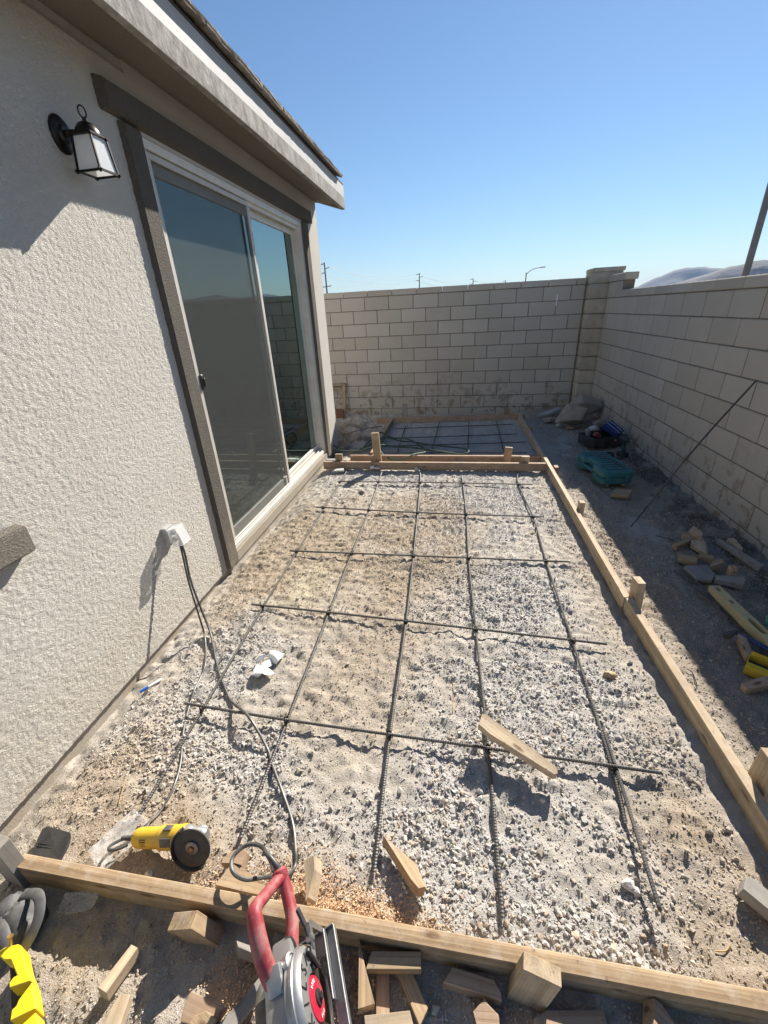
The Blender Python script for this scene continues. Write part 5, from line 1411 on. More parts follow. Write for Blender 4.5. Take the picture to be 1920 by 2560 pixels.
# ---- open tool box beside it
tb = thing('tool_box', 'open black tool box tray in the shade behind the teal case', 'tool box', (1.80, 5.46, 0.0), (0, 0, R(24)))
bm = bmesh.new()
for sz, c_ in (((0.46, 0.30, 0.012), (0, 0, 0.02)), ((0.46, 0.012, 0.11), (0, -0.144, 0.075)), ((0.46, 0.012, 0.12), (0, 0.144, 0.08)), ((0.012, 0.278, 0.11), (-0.224, 0, 0.075)), ((0.012, 0.278, 0.11), (0.224, 0, 0.075)), ((0.01, 0.27, 0.07), (-0.05, 0, 0.06))): box(bm, sz, c_, bevel=0.004)
obj('tray', bm, M_DARKPL, tb)
bm = bmesh.new(); box(bm, (0.035, 0.006, 0.022), (0.06, -0.152, 0.085), bevel=0.002); obj('latch', bm, simple('latch_tan', (0.42, 0.35, 0.22), None, 0.5), tb)
bm = bmesh.new(); box(bm, (0.21, 0.15, 0.075), bevel=0.012, seg=2)
bb = obj('blue_box', bm, simple('blue_box_plastic', (0.012, 0.04, 0.22), (0.01, 0.03, 0.16), 0.4, 0, 10, dirt=(0.2, 0.2, 0.22), dirt_amt=0.2)); bb.location = (1.955, 5.60, 0.155); bb.rotation_euler = (R(14), R(32), R(-40))
tag(bb, 'blue plastic box tipped on edge in the open tool box', 'box')
bm = bmesh.new(); box(bm, (0.20, 0.010, 0.012), (0, 0.03, 0.0395), bevel=0.002); box(bm, (0.20, 0.010, 0.012), (0, -0.03, 0.0395), bevel=0.002); obj('band', bm, simple('pale_band', (0.32, 0.34, 0.42), None, 0.5), bb)
bm = bmesh.new(); tube(bm, catmull([(-0.06, 0, 0), (-0.02, 0.01, 0.02), (0.03, 0, 0.015), (0.07, -0.02, -0.01)], 4), [0.018, 0.02, 0.022, 0.024, 0.026, 0.026, 0.024, 0.022, 0.02, 0.019, 0.018, 0.016, 0.012], 8)
rdt = obj('red_grip', bm, M_RED, smooth=True); rdt.location = (1.70, 5.36, 0.135); rdt.rotation_euler = (0.2, 0.3, 0.9); tag(rdt, 'red-handled hand tool resting in the open tool box', 'hand tool')
offcut([(1.60, 5.50), (1.645, 5.53), (1.66, 5.47), (1.62, 5.45)], 0.19, 0.10, simple('pale_bag_paper', (0.34, 0.33, 0.31), (0.27, 0.26, 0.25), 0.8), 'pale paper packet standing at the left end of the tool box', None, (R(10), R(-8)), 0.004, 'paper_packet', 'packet')
dr = thing('cordless_driver', 'dark cordless driver standing on its battery beside the teal case', 'drill', (1.885, 4.965, 0.0), (0, 0, R(-70)))
bm = bmesh.new(); box(bm, (0.115, 0.075, 0.055), (0, 0, 0.030), bevel=0.010, seg=2); obj('battery', bm, M_DARKPL, dr)
bm = bmesh.new(); tube(bm, catmull([(0.0, 0, 0.055), (-0.006, 0, 0.10), (-0.012, 0, 0.15), (-0.004, 0, 0.19)], 4), 0.021, 10); obj('grip', bm, simple('dark_teal_plastic', (0.015, 0.05, 0.055), None, 0.5), dr, smooth=True)
bm = bmesh.new(); lathe(bm, [(0, -0.07), (0.026, -0.07), (0.031, -0.05), (0.031, 0.02), (0.024, 0.05), (0.013, 0.075), (0, 0.075)], seg=18, M=Matrix.Translation((0.0, 0, 0.205)) @ MX); obj('head', bm, M_DARKPL, dr, smooth=True)
bm = bmesh.new(); lathe(bm, [(0, 0.074), (0.008, 0.074), (0.008, 0.10), (0, 0.10)], seg=10, M=Matrix.Translation((0, 0, 0.205)) @ MX); obj('chuck', bm, M_STEEL, dr, smooth=True)
bm = bmesh.new(); lathe(bm, [(0.028, 0.0), (0.046, 0.0), (0.048, 0.004), (0.048, 0.046), (0.046, 0.05), (0.028, 0.05)], seg=28); o = obj('tape_roll', bm, M_DARKPL, smooth=True); o.location = (1.765, 5.02, gz(1.765, 5.02)); tag(o, 'roll of black tape between the tool box and the driver', 'tape roll')

# ---- spirit level
ld = Vector((0.075, -1, 0)).normalized(); lxv = Vector((1, 0.075, 0)).normalized()
lv = thing('spirit_level', 'yellow box-beam spirit level on the ground by the right wall', 'level')
Ml = Matrix((ld, Vector((0, 0, 1)).cross(ld), Vector((0, 0, 1)))).transposed().to_4x4(); Ml.translation = Vector((1.548, 2.345, 0.005))
lv.location, lv.rotation_euler = Ml.translation, Ml.to_euler()
M_LVL = simple('level_enamel', (0.58, 0.50, 0.28), (0.54, 0.46, 0.25), 0.45, 0.1, 8, 120, 0.06, 0.001, 0, dirt=DUST, dirt_amt=0.35, dirt_scale=12)
holes = [(0.035, 0.020, 0.012), (0.155, 0.018, 0.011), (0.355, 0.062, 0.017), (0.60, 0.02, 0.014), (0.845, 0.062, 0.017), (1.06, 0.018, 0.011)]
for s in (1, -1):
    pts = [(0, 0.028 * s), (0, 0)]
    for hx, a_, b_ in holes:
        for k in range(13):
            t_ = math.pi * k / 12; cx = -math.cos(t_); sy_ = math.sin(t_)
            e_ = 0.55
            pts.append((hx + a_ * (abs(cx) ** e_) * (1 if cx > 0 else -1), b_ * (sy_ ** e_ if sy_ > 0 else 0) * s))
    pts += [(1.22, 0), (1.22, 0.028 * s)]
    if s < 0: pts = pts[::-1]
    bm = bmesh.new(); prism(bm, pts[::-1] if s > 0 else pts[::-1], 0.010, 0.052); obj('beam_half', bm, M_LVL, lv)
bm = bmesh.new(); box(bm, (1.20, 0.05, 0.008), (0.61, 0, 0.005)); obj('bottom_web', bm, M_LVL, lv)
for hx in (0.155, 0.60, 1.06):
    bm = bmesh.new(); tube(bm, [(hx - 0.012, 0, 0.040), (hx + 0.012, 0, 0.040)], 0.007, 10); obj('vial', bm, simple('vial_green', (0.16, 0.20, 0.05), None, 0.15), lv, smooth=True)

# ---- hammer, bottle, screw box
hm = thing('hammer', 'blue-handled hammer with a dark head in the shade', 'hammer', (1.45, 1.955, 0.012), (0, 0, 0))
bm = bmesh.new(); tube(bm, catmull([(0.02, 0.0, 0.016), (0.07, -0.06, 0.018), (0.13, -0.16, 0.016)], 6), [0.009 + 0.0006 * i for i in range(13)], 8, sy=0.7); obj('handle', bm, simple('blue_rubber', (0.015, 0.055, 0.20), None, 0.55), hm, smooth=True)
bm = bmesh.new(); tube(bm, catmull([(-0.045, -0.03, 0.014), (0.0, 0.0, 0.018), (0.05, 0.03, 0.018), (0.075, 0.035, 0.012)], 5), [0.014, 0.016, 0.017, 0.016, 0.014, 0.012, 0.012, 0.011, 0.011, 0.010, 0.009, 0.008, 0.007, 0.006, 0.005, 0.004], 8); obj('head', bm, M_BAR, hm, smooth=True)
bm = bmesh.new(); lathe(bm, [(0, 0), (0.030, 0), (0.034, 0.01), (0.034, 0.13), (0.030, 0.15), (0.014, 0.185), (0.013, 0.205), (0, 0.206)], seg=22, M=Matrix.Translation((1.665, 2.075, 0.036)) @ Matrix.Rotation(R(90), 4, 'Y') @ Matrix.Rotation(R(35), 4, 'X'))
m, nt, b = new_mat('green_bottle_plastic'); b.inputs['Base Color'].default_value = (0.10, 0.50, 0.36, 1); b.inputs['Roughness'].default_value = 0.15; b.inputs['Transmission Weight'].default_value = 0.6
tc = nt.nodes.new('ShaderNodeTexCoord'); nt.links.new(mixc(nt, noise(nt, tc.outputs['Object'], 12), (0.12, 0.52, 0.38), (0.30, 0.60, 0.50)), b.inputs['Base Color'])
tag(obj('bottle', bm, m, smooth=True), 'green plastic bottle lying beside the level at the right edge', 'bottle')
yb = thing('screw_box', 'open yellow cardboard box with a black inside, at the right edge', 'box', (1.432, 1.712, 0.0), (0, 0, R(-38)))
yb.scale = (0.85, 0.85, 0.85)
M_YBOX = simple('yellow_card', (0.62, 0.45, 0.02), (0.56, 0.40, 0.02), 0.6, 0, 10, 100, 0.05, 0.001, 0, dirt=DUST, dirt_amt=0.2)
bm = bmesh.new()
for sz, c_ in (((0.105, 0.004, 0.055), (0.0, -0.048, 0.0285)), ((0.105, 0.004, 0.055), (0.0, 0.058, 0.0285)), ((0.004, 0.102, 0.055), (-0.0505, 0.005, 0.0285)), ((0.004, 0.102, 0.055), (0.0505, 0.005, 0.0285)), ((0.105, 0.11, 0.004), (0, 0.005, 0.002)), ((0.100, 0.036, 0.003), (0.0, -0.032, 0.0572)), ((0.1, 0.004, 0.03), (0, 0.064, 0.066))): box(bm, sz, c_)
obj('carton', bm, M_YBOX, yb)
bm = bmesh.new(); box(bm, (0.095, 0.06, 0.006), (0, 0.020, 0.025)); obj('lining', bm, M_DARKPL, yb)

# ================================================================== SMALL LITTER
def sheet(name, size, seed, amp, mat, label, cat, loc, rot=(0, 0, 0), n=16, curl=0.0):
    """crumpled sheet with folds"""
    rng = random.Random(seed); bm = bmesh.new()
    bmesh.ops.create_grid(bm, x_segments=n, y_segments=n, size=0.5)
    folds = [(Vector((rng.uniform(-1, 1), rng.uniform(-1, 1))).normalized(), rng.uniform(-0.3, 0.3), rng.uniform(0.4, 1)) for _ in range(7)]
    for v in bm.verts:
        p = Vector((v.co.x, v.co.y)); z = 0
        for d_, o_, a_ in folds: z += a_ * abs(p.dot(d_) - o_)
        r_ = p.length; k_ = 1 - 0.35 * max(0, r_ - 0.25) + rng.uniform(-0.03, 0.03)
        v.co = Vector((p.x * size[0] * k_, p.y * size[1] * k_, (z / 3 - 0.18 + curl * r_ * r_) * amp + rng.uniform(-1, 1) * amp * 0.06))
    lo = min(v.co.z for v in bm.verts)
    for v in bm.verts: v.co.z -= lo
    o = obj(name, bm, mat, smooth=True); o.location = loc; o.rotation_euler = rot
    sm = o.modifiers.new('thickness', 'SOLIDIFY'); sm.thickness = 0.0012
    return tag(o, label, cat)
M_TISSUE = simple('tissue_paper', (0.82, 0.81, 0.78), (0.76, 0.75, 0.71), 0.85, 0, 14, 60, 0.2, 0.002, 0)
bm = bmesh.new(); rngt = random.Random(4)
for pc, pr, ang_, lift in (((0.0, 0.0), 0.050, 0.0, 0.012), ((-0.030, -0.012), 0.036, 0.9, 0.020), ((0.022, 0.034), 0.050, 2.2, 0.022), ((-0.014, 0.030), 0.034, 4.0, 0.030), ((0.010, -0.040), 0.036, 5.2, 0.014)):
    t = bmesh.new(); bmesh.ops.create_icosphere(t, subdivisions=3, radius=1.0)
    tf = [(Vector((rngt.gauss(0, 1), rngt.gauss(0, 1), rngt.gauss(0, 1))).normalized(), rngt.uniform(0.1, 0.55)) for _ in range(14)]
    for v in t.verts:
        d_ = v.co.normalized(); q_ = d_.copy()
        for n_, o_ in tf:
            e_ = q_.dot(n_) - o_
            if e_ > 0: q_ -= n_ * e_ * 0.92
        q_ *= 1.25
        v.co = Vector((pc[0] + pr * (q_.x * math.cos(ang_) - q_.y * math.sin(ang_)), pc[1] + 1.1 * pr * (q_.x * math.sin(ang_) + q_.y * math.cos(ang_)), lift + pr * 0.55 * q_.z))
    merge(bm, t)
tis = obj('crumpled_tissue', bm, M_TISSUE); tis.location = (-0.935, 1.49, gz(-0.935, 1.49)); tis.rotation_euler = (0, 0, 0.4); tis.scale = (1.35, 1.35, 1.2)
tag(tis, 'crumpled white tissue on the dirt between two rebars', 'tissue')
m, nt, b = new_mat('thin_clear_film'); b.inputs['Base Color'].default_value = (0.85, 0.86, 0.85, 1); b.inputs['Roughness'].default_value = 0.18; b.inputs['Specular IOR Level'].default_value = 0.9
tc = nt.nodes.new('ShaderNodeTexCoord'); nt.links.new(math_n(nt, 'MULTIPLY_ADD', noise(nt, tc.outputs['Object'], 30, 4, 0.6), 0.35, 0.02), b.inputs['Alpha'])
M_FILM = m
sheet('plastic_bag', (0.115, 0.185), 12, 0.05, M_FILM, 'clear plastic bag crumpled under the grinder cord', 'plastic bag', (-1.105, 0.655, gz(-1.105, 0.655)), (0, 0, R(-22)), 18)
sheet('plastic_wrapper', (0.13, 0.055), 21, 0.035, M_FILM, 'shiny clear wrapper in the shade in front of the board', 'wrapper', (-1.115, 0.482, gz(-1.1, 0.48) + 0.002), (0, 0, R(10)), 14)
bm = bmesh.new(); prism(bm, [(-1.398, 0.640), (-1.385, 0.648), (-1.290, 0.644), (-1.278, 0.632), (-1.266, 0.61), (-1.256, 0.566), (-1.366, 0.566), (-1.390, 0.61)], 0.022, 0.028); 
for yy in (0.592, 0.600): bar(bm, (-1.372, yy, 0.0295), (-1.272, yy + 0.004, 0.0295), 0.002, 0.003)
for v in bm.verts: v.co.z += 0.15 * max(0, v.co.y - 0.60) + 0.002 * math.sin(v.co.x * 40)
tag(obj('plastic_sheet', bm, M_DARKPL), 'flat piece of black plastic against the left end of the front board', 'plastic sheet')
mk = thing('marker_pen', 'blue and white marker pen on the gravel by the wall', 'marker', (-1.482, 1.305, gz(-1.48, 1.305) + float(house_dip(np.array([-1.48]), np.array([1.3]))[0]) + 0.012), (0, 0, math.atan2(0.066, 0.044)))
bm = bmesh.new(); tube(bm, [(-0.045, 0, 0), (-0.005, 0, 0)], 0.0072, 10); obj('cap', bm, simple('marker_blue', (0.02, 0.13, 0.50), None, 0.35), mk, smooth=True)
bm = bmesh.new(); tube(bm, [(-0.004, 0, 0), (0.055, 0, 0), (0.06, 0, 0)], [0.0068, 0.0068, 0.004], 10); obj('barrel', bm, M_WHITE, mk, smooth=True)
RG = 'loose stones lying about the slab'
M_TAN = simple('tan_rock', (0.42, 0.33, 0.205), (0.33, 0.25, 0.15), 0.9, 0, 20, 120, 0.6, 0.004, 0.08)
M_PALE = simple('pale_rock', (0.58, 0.565, 0.535), (0.48, 0.46, 0.43), 0.9, 0, 20, 120, 0.5, 0.004, 0.06)
M_GREYR = simple('grey_rock', (0.36, 0.32, 0.26), (0.25, 0.22, 0.18), 0.9, 0, 6, 60, 0.7, 0.006, 0.1)
def rock(loc, size, seed, mat, label, group=None, rot=(0, 0, 0), bev=0.0, sink=0.3, n=26):
    bm = hull_rock(size, n, seed, bev); o = obj('rock', bm, mat)
    o.location = (loc[0], loc[1], (gz(loc[0], loc[1]) + size[2] * (0.5 - sink)) if len(loc) < 3 else loc[2]); o.rotation_euler = rot
    return tag(o, label, 'rock', group)
rock((0.762, 1.622), (0.075, 0.055, 0.045), 2, M_TAN, 'tan rock on the gravel between two rebars at the right', RG, bev=0.003)
rock((-0.915, 3.79), (0.085, 0.07, 0.06), 5, M_GREYR, 'dark grey rock between the two farthest crosswise rebars', RG, bev=0.003)
rock((0.555, 0.765), (0.045, 0.04, 0.04), 8, M_PALE, 'white rock beside the near end of the lap rebar', RG)
rock((0.575, 0.752), (0.035, 0.03, 0.03), 9, M_PALE, 'small white rock touching the white rock by the lap rebar', RG)
rock((0.02, 0.565), (0.038, 0.03, 0.032), 15, M_PALE, 'white stone just behind the front board left of its stake', RG)
rock((-0.945, 0.580), (0.032, 0.028, 0.028), 16, M_PALE, 'white pebble behind the front board below the grinder', RG)
rock((-0.415, 4.40), (0.06, 0.05, 0.09), 11, M_PALE, 'pale upright stone in front of the cross board', RG)
rock((0.27, 1.62), (0.045, 0.04, 0.03), 31, M_PALE, 'white stone near the middle of the right bay', RG)
rock((0.62, 3.05), (0.06, 0.04, 0.03), 33, M_TAN, 'small tan stone near the right form board', RG)
CP = 'broken rocks heaped in the wall corner'
rock((1.66, 6.33, 0.20), (0.60, 0.42, 0.42), 41, M_GREYR, 'largest tan-grey slab rock leaning in the wall corner', CP, (R(28), R(-12), R(20)), 0.0, n=16)
rock((1.90, 6.72, 0.24), (0.50, 0.30, 0.40), 42, M_GREYR, 'grey broken slab behind the largest corner rock', CP, (R(10), R(20), R(-10)), 0.0, n=14)
rock((1.98, 6.25, 0.07), (0.24, 0.18, 0.15), 43, M_GREYR, 'round grey rock right of the largest corner rock', CP, (0, 0, 0.5), 0.0, n=18)
rock((1.86, 6.02, 0.05), (0.18, 0.14, 0.11), 44, M_PALE, 'pale chunk in front of the round corner rock', CP, (0.3, 0, 0.2), 0.0, n=18)
rock((1.37, 6.60, 0.03), (0.24, 0.18, 0.14), 45, M_GREYR, 'low brown rock left of the largest corner rock', CP, (0, 0, 0.2), 0.0, n=18)
rock((1.47, 6.34, 0.02), (0.09, 0.07, 0.07), 46, M_PALE, 'small pale rock under the lower left of the largest corner rock', CP)
rock((2.05, 6.85, 0.16), (0.2, 0.22, 0.28), 47, M_GREYR, 'upright rock squeezed against the right wall in the corner', CP, (0.2, 0.1, 0), 0.0, n=18)
offcut([(1.25, 6.86), (1.34, 6.98), (1.62, 7.22), (1.66, 7.12), (1.45, 6.92)], 0.075, 0.03, simple('pale_cement_board', (0.45, 0.45, 0.44), (0.38, 0.38, 0.37), 0.85), 'long pale slab of cement lying left of the corner rocks', None, (R(4), R(-4)), 0.003, 'cement_slab', 'slab')
offcut([(1.55, 6.22), (1.58, 6.27), (1.66, 6.26), (1.64, 6.20)], 0.03, 0.03, FIR, 'tiny reddish block in front of the largest corner rock', None)
# broken plaster by the far edge of the near slab
offcut([(-1.372, 4.318), (-1.312, 4.395), (-1.245, 4.392), (-1.232, 4.322)], 0.036, 0.02, M_PALE, 'flat pale plaster chip beside the house end of the cross board', None, (R(6), R(-3)), 0.002, 'plaster_chip', 'chip')
pp = bmesh.new(); tube(pp, [(-0.895, 4.405, 0.035), (-0.835, 4.415, 0.03)], 0.010, 10); lathe(pp, [(0, -0.02), (0.018, -0.02), (0.018, 0.02), (0, 0.02)], seg=14, M=Matrix.Translation((-0.915, 4.40, 0.045)) @ Matrix.Rotation(R(70), 4, 'Y'))
tag(obj('pipe_fitting', pp, M_WHITE, smooth=True), 'small white pipe fitting lying in front of the cross board', 'fitting')
bm = bmesh.new(); lathe(bm, [(0.024, 0), (0.030, 0), (0.030, 0.24), (0.024, 0.24)], seg=20, M=Matrix.Translation((-1.50, 4.60, 0.045)) @ MX); tag(obj('pvc_pipe', bm, M_WHITE, smooth=True), 'short white plastic pipe lying behind the cross board by the house', 'pipe')
# twigs and straws
M_TWIG = simple('dry_twig', (0.50, 0.36, 0.17), (0.40, 0.28, 0.14), 0.8)
for i, (pts, l) in enumerate((([(-1.232, 0.835), (-1.22, 0.80), (-1.206, 0.765)], 'yellow straw on the dirt left of the cords'), ([(0.02, 1.503), (0.024, 1.42), (0.022, 1.333)], 'long dry straw between the two middle rebars'),
                              ([(0.739, 0.645), (0.765, 0.648), (0.781, 0.661)], 'bent straw on the dirt at the lower right'), ([(1.127, 1.699), (1.142, 1.675), (1.130, 1.60)], 'bent wire outside the right form board'),
                              ([(-0.26, 0.585), (-0.235, 0.55)], 'thin twig on the sawdust by the front board'), ([(1.529, 3.1), (1.60, 3.06), (1.67, 3.018)], 'thin dark wire left of the little wood heap'))):
    P = [(x, y, gz(x, y) + 0.006) for x, y in pts]
    bm = bmesh.new(); tube(bm, P if len(P) < 3 else catmull(P, 4), 0.0022, 5)
    tag(obj('straw' if 'wire' not in l else 'wire', bm, M_TWIG if 'wire' not in l else M_WIRE), l, 'straw' if 'wire' not in l else 'wire')
# sawdust and shavings
r = np.random.RandomState(23); SX, SY = [], []
for cx, cy, sx_, sy_, n_ in ((-0.30, 0.585, 0.10, 0.035, 2600), (-0.46, 0.62, 0.10, 0.05, 1400), (-0.12, 0.575, 0.08, 0.03, 900), (-0.23, 0.44, 0.05, 0.06, 1600), (-0.50, 0.40, 0.08, 0.06, 1200), (-0.70, 0.585, 0.10, 0.04, 700), (0.3, 0.46, 0.1, 0.04, 400), (0.05, 0.45, 0.1, 0.04, 500)):
    SX.append(r.normal(cx, sx_, n_)); SY.append(r.normal(cy, sy_, n_))
SX, SY = np.concatenate(SX), np.concatenate(SY); ok_ = ~((SY > 0.503) & (SY < 0.553)); SX, SY = SX[ok_], SY[ok_]; n_ = len(SX)
ang = r.rand(n_) * 6.28; ln = r.uniform(0.0010, 0.0030, n_) * (1 + 1.6 * (r.rand(n_) < 0.06)); wd = r.uniform(0.0006, 0.0014, n_)
SZ = ground_h(SX, SY) + r.uniform(0.001, 0.010, n_)
q = np.array([[-1, -1, 0], [1, -1, 0], [1, 1, 0], [-1, 1, 0]], float)
tz = r.normal(size=(n_, 2)) * 0.5
C4 = np.stack([SX[:, None] + q[None, :, 0] * ln[:, None] * np.cos(ang)[:, None] - q[None, :, 1] * wd[:, None] * np.sin(ang)[:, None],
               SY[:, None] + q[None, :, 0] * ln[:, None] * np.sin(ang)[:, None] + q[None, :, 1] * wd[:, None] * np.cos(ang)[:, None],
               SZ[:, None] + q[None, :, 0] * ln[:, None] * tz[:, :1] + q[None, :, 1] * wd[:, None] * tz[:, 1:]], -1)
low = C4.copy(); low[:, :, 2] -= 0.0008
ALL = np.concatenate([C4, low], 1).reshape(-1, 3)
fq = np.array([[0, 1, 2, 3], [7, 6, 5, 4], [0, 4, 5, 1], [1, 5, 6, 2], [2, 6, 7, 3], [3, 7, 4, 0]])
FQ = (fq[None] + (np.arange(n_) * 8)[:, None, None]).reshape(-1, 4)
sd_me = np_mesh('sawdust', ALL.astype(np.float32), FQ, smooth=False)
sd_me.materials.append(simple('fresh_sawdust', (0.66, 0.47, 0.30), (0.56, 0.36, 0.21), 0.9, 0, 60, bstr=0))
so = bpy.data.objects.new('sawdust', sd_me); COL.objects.link(so); tag(so, 'orange sawdust and shavings scattered along the front form board', 'sawdust', kind='stuff')

# ---- things at the lower left corner
kp = thing('knee_pad', 'dark grey rubber knee pad with straps at the left picture edge', 'knee pad', (-1.26, 0.415, 0.0), (0, 0, R(-20)))
bm = bmesh.new(); bmesh.ops.create_uvsphere(bm, u_segments=24, v_segments=14, radius=1.0)
bmesh.ops.delete(bm, geom=[v for v in bm.verts if v.co.z < -0.05], context='VERTS')
for v in bm.verts: v.co = Vector((v.co.x * 0.085, v.co.y * 0.065, v.co.z * 0.085 + 0.012 * math.sin(v.co.x * 9)))
M_RUB = simple('grey_rubber', (0.060, 0.062, 0.065), (0.09, 0.09, 0.09), 0.6, 0, 30, 120, 0.3, 0.002, 0, dirt=DUST, dirt_amt=0.4)
sh_ = obj('shell', bm, M_RUB, kp, smooth=True); sm = sh_.modifiers.new('thickness', 'SOLIDIFY'); sm.thickness = 0.006
for pts in ([(-0.02, 0.04, 0.07), (0.05, 0.06, 0.095), (0.105, 0.03, 0.085), (0.115, -0.03, 0.05), (0.07, -0.06, 0.03)], [(0.0, -0.03, 0.085), (0.06, -0.03, 0.10), (0.10, -0.05, 0.07), (0.085, -0.09, 0.02)], [(-0.05, -0.05, 0.07), (0.02, -0.09, 0.06), (0.05, -0.13, 0.015)]):
    bm = bmesh.new(); tube(bm, catmull(pts, 6), 0.014, 8, sy=0.28); obj('strap', bm, M_RUB, kp, smooth=True)
ybk = thing('plastic_bracket', 'bright yellow plastic bracket, its recess shade coloured black, in the bottom left corner', 'bracket', (-1.08, 0.28, 0.0))
LLp = lambda P: P
def yplate(pts, z0, z1, name='plate', mat=None, parent=None):
    bm = bmesh.new(); prism(bm, pts, z0, z1, bevel=0.002); return obj(name, bm, mat or M_YPL, parent or ybk, world_in=True)
M_YPL = simple('bright_yellow_plastic', (0.80, 0.60, 0.02), (0.76, 0.56, 0.02), 0.4, 0, 10, 120, 0.04, 0.001, 0)
yplate([(-1.190, 0.331), (-1.180, 0.341), (-1.150, 0.352), (-1.135, 0.350), (-1.086, 0.317), (-1.046, 0.296), (-1.092, 0.276), (-1.102, 0.284), (-1.101, 0.295), (-1.094, 0.299), (-1.140, 0.322), (-1.158, 0.319), (-1.180, 0.324)], 0.045, 0.10)
yplate([(-1.043, 0.295), (-1.012, 0.272), (-0.989, 0.256), (-1.036, 0.228), (-1.050, 0.245), (-1.045, 0.252), (-1.049, 0.262)], 0.045, 0.10)
yplate([(-0.986, 0.251), (-0.962, 0.235), (-0.94, 0.20), (-0.985, 0.205), (-1.006, 0.222)], 0.045, 0.10)
yplate([(-1.175, 0.325), (-1.140, 0.345), (-0.94, 0.215), (-0.96, 0.19), (-1.02, 0.20), (-1.10, 0.262)], 0.0, 0.044, 'body', M_DARKPL)  # black colour stands for shade in the recesses of the yellow beam
bm = bmesh.new(); lathe(bm, [(0, 0), (0.0035, 0), (0.0035, 0.02), (0.007, 0.024), (0.007, 0.028), (0, 0.026)], seg=12, M=Matrix.Translation((-1.168, 0.348, 0.098)) @ Matrix.Rotation(R(-20), 4, 'X')); obj('screw', bm, simple('brass_screw', (0.50, 0.32, 0.10), None, 0.35, 0.8), ybk, smooth=True, world_in=True)

# ---- wooden frame against the far wall, left corner
wf = thing('wooden_frame', 'small wooden frame leaning on the far wall beside the house corner', 'frame', (-2.06, 7.50, -0.12))
def wl(name, a, b_, w, h, mat):
    L = (Vector(b_) - Vector(a)).length; bm = bmesh.new(); box(bm, (L, w, h), bevel=0.002)
    o = obj(name, bm, mat, wf); o.matrix_local = Matrix.Translation((2.06, -7.50, 0.12)) @ frame_of(a, b_); return o
wl('post', (-2.02, 7.44, -0.15), (-2.01, 7.60, 0.46), 0.06, 0.03, PINE); wl('post', (-2.30, 7.44, -0.15), (-2.31, 7.60, 0.46), 0.06, 0.03, PINE)
wl('top_rail', (-2.36, 7.598, 0.478), (-1.975, 7.598, 0.478), 0.06, 0.032, PINE2); wl('lower_rail', (-2.27, 7.58, 0.41), (-2.05, 7.58, 0.41), 0.025, 0.03, PINE)
bm = bmesh.new(); prism(bm, [(-0.07, -0.13), (0.05, -0.14), (0.075, -0.08), (0.06, 0.13), (-0.07, 0.13)], -0.01, 0.01, Matrix.Translation((-0.02, -0.10, 0.07)) @ Matrix.Rotation(R(78), 4, 'X'), 0.004); obj('foot_board', bm, simple('red_brown_board', (0.20, 0.085, 0.05), (0.15, 0.07, 0.045), 0.8), wf)
rebar([(-1.60, 5.75, 0.05), (-1.35, 6.0, 0.07), (-1.10, 6.2, 0.06)], 'thin rod lying on the spoil beside the house corner', None, r=0.005, step=0.01, sides=6)

# ================================================================== BEYOND THE WALLS
PG = 'utility poles beyond the far wall'
M_POLE = simple('pole_timber', (0.16, 0.10, 0.07), (0.11, 0.075, 0.055), 0.9, 0, 2, 20, 0.3, 0.01, 0.1)
poles = [(-27.4, 96.2, 11.3, 'nearest utility pole, just right of the house corner'), (-11.6, 139.5, 11.3, 'second utility pole from the house corner'), (4.9, 180.0, 11.3, 'third utility pole from the house corner'), (19.0, 206.0, 11.2, 'farthest utility pole, left of the street lamp')]
line_dir = Vector((46.4, 110, 0)).normalized(); cross_dir = Vector((line_dir.y, -line_dir.x, 0))
for x, y, h, l in poles:
    p = thing('utility_pole', l, 'utility pole', (x, y, 0), group=PG)
    bm = bmesh.new(); tube(bm, [(0, 0, 0), (0, 0, h)], [0.20, 0.13], 8); obj('shaft', bm, M_POLE, p, smooth=True)
    for zz, s0, s1 in ((h - 0.3, -1.1, 0.1), (h - 1.1, -0.1, 1.2), (h - 1.9, -1.1, 0.1), (h - 4.4, -1.1, 1.3)):
        bm = bmesh.new(); bar(bm, cross_dir * s0 + Vector((0, 0, zz)), cross_dir * s1 + Vector((0, 0, zz + 0.12)), 0.12, 0.14); obj('crossarm', bm, M_POLE, p)
M_LINE = simple('power_line', (0.05, 0.05, 0.055), None, 0.6, bstr=0)
ext = [(-85.0, -45.0, 11.3)] + [q_[:3] for q_ in poles] + [(60.0, 300.0, 11.2)]
names = ('upper', 'middle', 'lower')
for k, (off_, dz) in enumerate(((-1.0, -0.25), (1.1, -1.0), (-1.0, -1.85))):
    bm = bmesh.new(); pts = []
    for (xa, ya, ha), (xb, yb_, hb) in zip(ext, ext[1:]):
        for i in range(12):
            t = i / 12; p = Vector((xa, ya, ha + dz)).lerp(Vector((xb, yb_, hb + dz)), t) + cross_dir * off_
            span = math.hypot(xb - xa, yb_ - ya); p.z -= span * 0.03 * 4 * t * (1 - t); pts.append(p)
    pts.append(Vector((xb, yb_, hb + dz)) + cross_dir * off_)
    tube(bm, pts, 0.022, 5); tag(obj('power_line', bm, M_LINE), '%s sagging power line strung along the utility poles' % names[k], 'power line', 'power lines')
M_GALV = simple('galvanised_pole', (0.17, 0.172, 0.172), (0.14, 0.142, 0.142), 0.55, 0.3, 3, 30, 0.1, 0.002, 0.03)
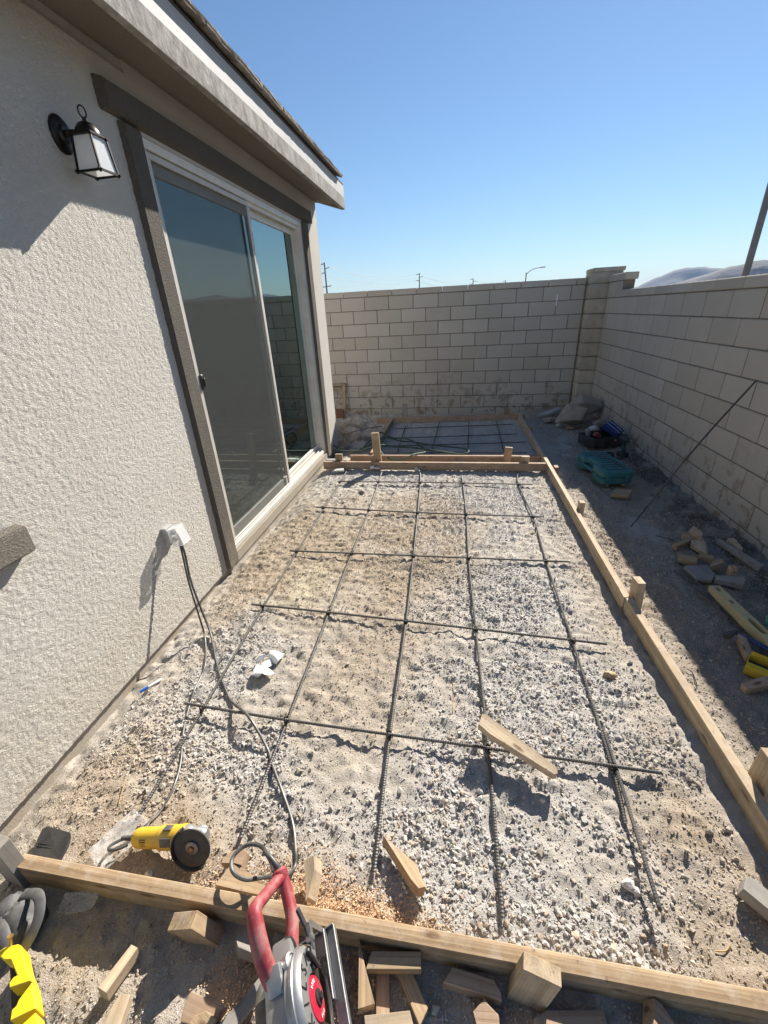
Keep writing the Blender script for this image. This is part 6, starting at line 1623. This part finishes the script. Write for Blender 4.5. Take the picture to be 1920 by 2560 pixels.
sl = thing('street_lamp', 'curved-arm street lamp seen over the far wall', 'street lamp', (10.43, 79.3, 0))
bm = bmesh.new(); tube(bm, [(0, 0, 0), (0, 0, 6.2)], [0.13, 0.08], 10); obj('pole', bm, M_GALV, sl, smooth=True)
bm = bmesh.new(); tube(bm, catmull([(0, 0, 5.9), (0.45, -0.08, 6.35), (1.2, -0.22, 6.68), (2.1, -0.4, 6.76)], 5), 0.045, 8); obj('arm', bm, M_GALV, sl, smooth=True)
bm = bmesh.new(); box(bm, (0.75, 0.3, 0.14), (2.4, -0.44, 6.79), rot=(0, R(-3), R(-11)), bevel=0.04, seg=2); obj('lamp_head', bm, M_GALV, sl, smooth=True)
bp = thing('street_lamp', 'tall grey lamp pole rising behind the right wall, its top out of the picture', 'street lamp', (4.215, 7.96, 0))
bm = bmesh.new(); tube(bm, [(0, 0, 0), (0, 0, 9.0)], [0.050, 0.034], 14); obj('pole', bm, M_GALV, bp, smooth=True)
bm = bmesh.new(); tube(bm, catmull([(0, 0, 8.7), (0.4, 0.3, 9.2), (1.1, 0.8, 9.45), (1.8, 1.3, 9.5)], 5), 0.035, 8); obj('arm', bm, M_GALV, bp, smooth=True)
bm = bmesh.new(); box(bm, (0.65, 0.26, 0.12), (2.05, 1.48, 9.52), rot=(0, 0, R(36)), bevel=0.03, seg=2); obj('lamp_head', bm, M_GALV, bp, smooth=True)

# ---- dusty valley air
bm = bmesh.new(); box(bm, (30000, 30000, 500), (0, 0, 248)); 
hz_o = obj('haze', bm, bpy.data.materials.new('valley_haze'))
hm_ = hz_o.data.materials[0]; hm_.use_nodes = True; nt = hm_.node_tree
nt.nodes.remove(nt.nodes['Principled BSDF'])
pv = nn(nt, 'ShaderNodeVolumePrincipled'); pv.inputs['Color'].default_value = (0.50, 0.68, 1.0, 1); pv.inputs['Density'].default_value = HAZE; pv.inputs['Anisotropy'].default_value = 0.0
nt.links.new(pv.outputs[0], nt.nodes['Material Output'].inputs['Volume'])
tag(hz_o, 'thin blue-grey dust haze in the valley air', 'haze', kind='stuff')
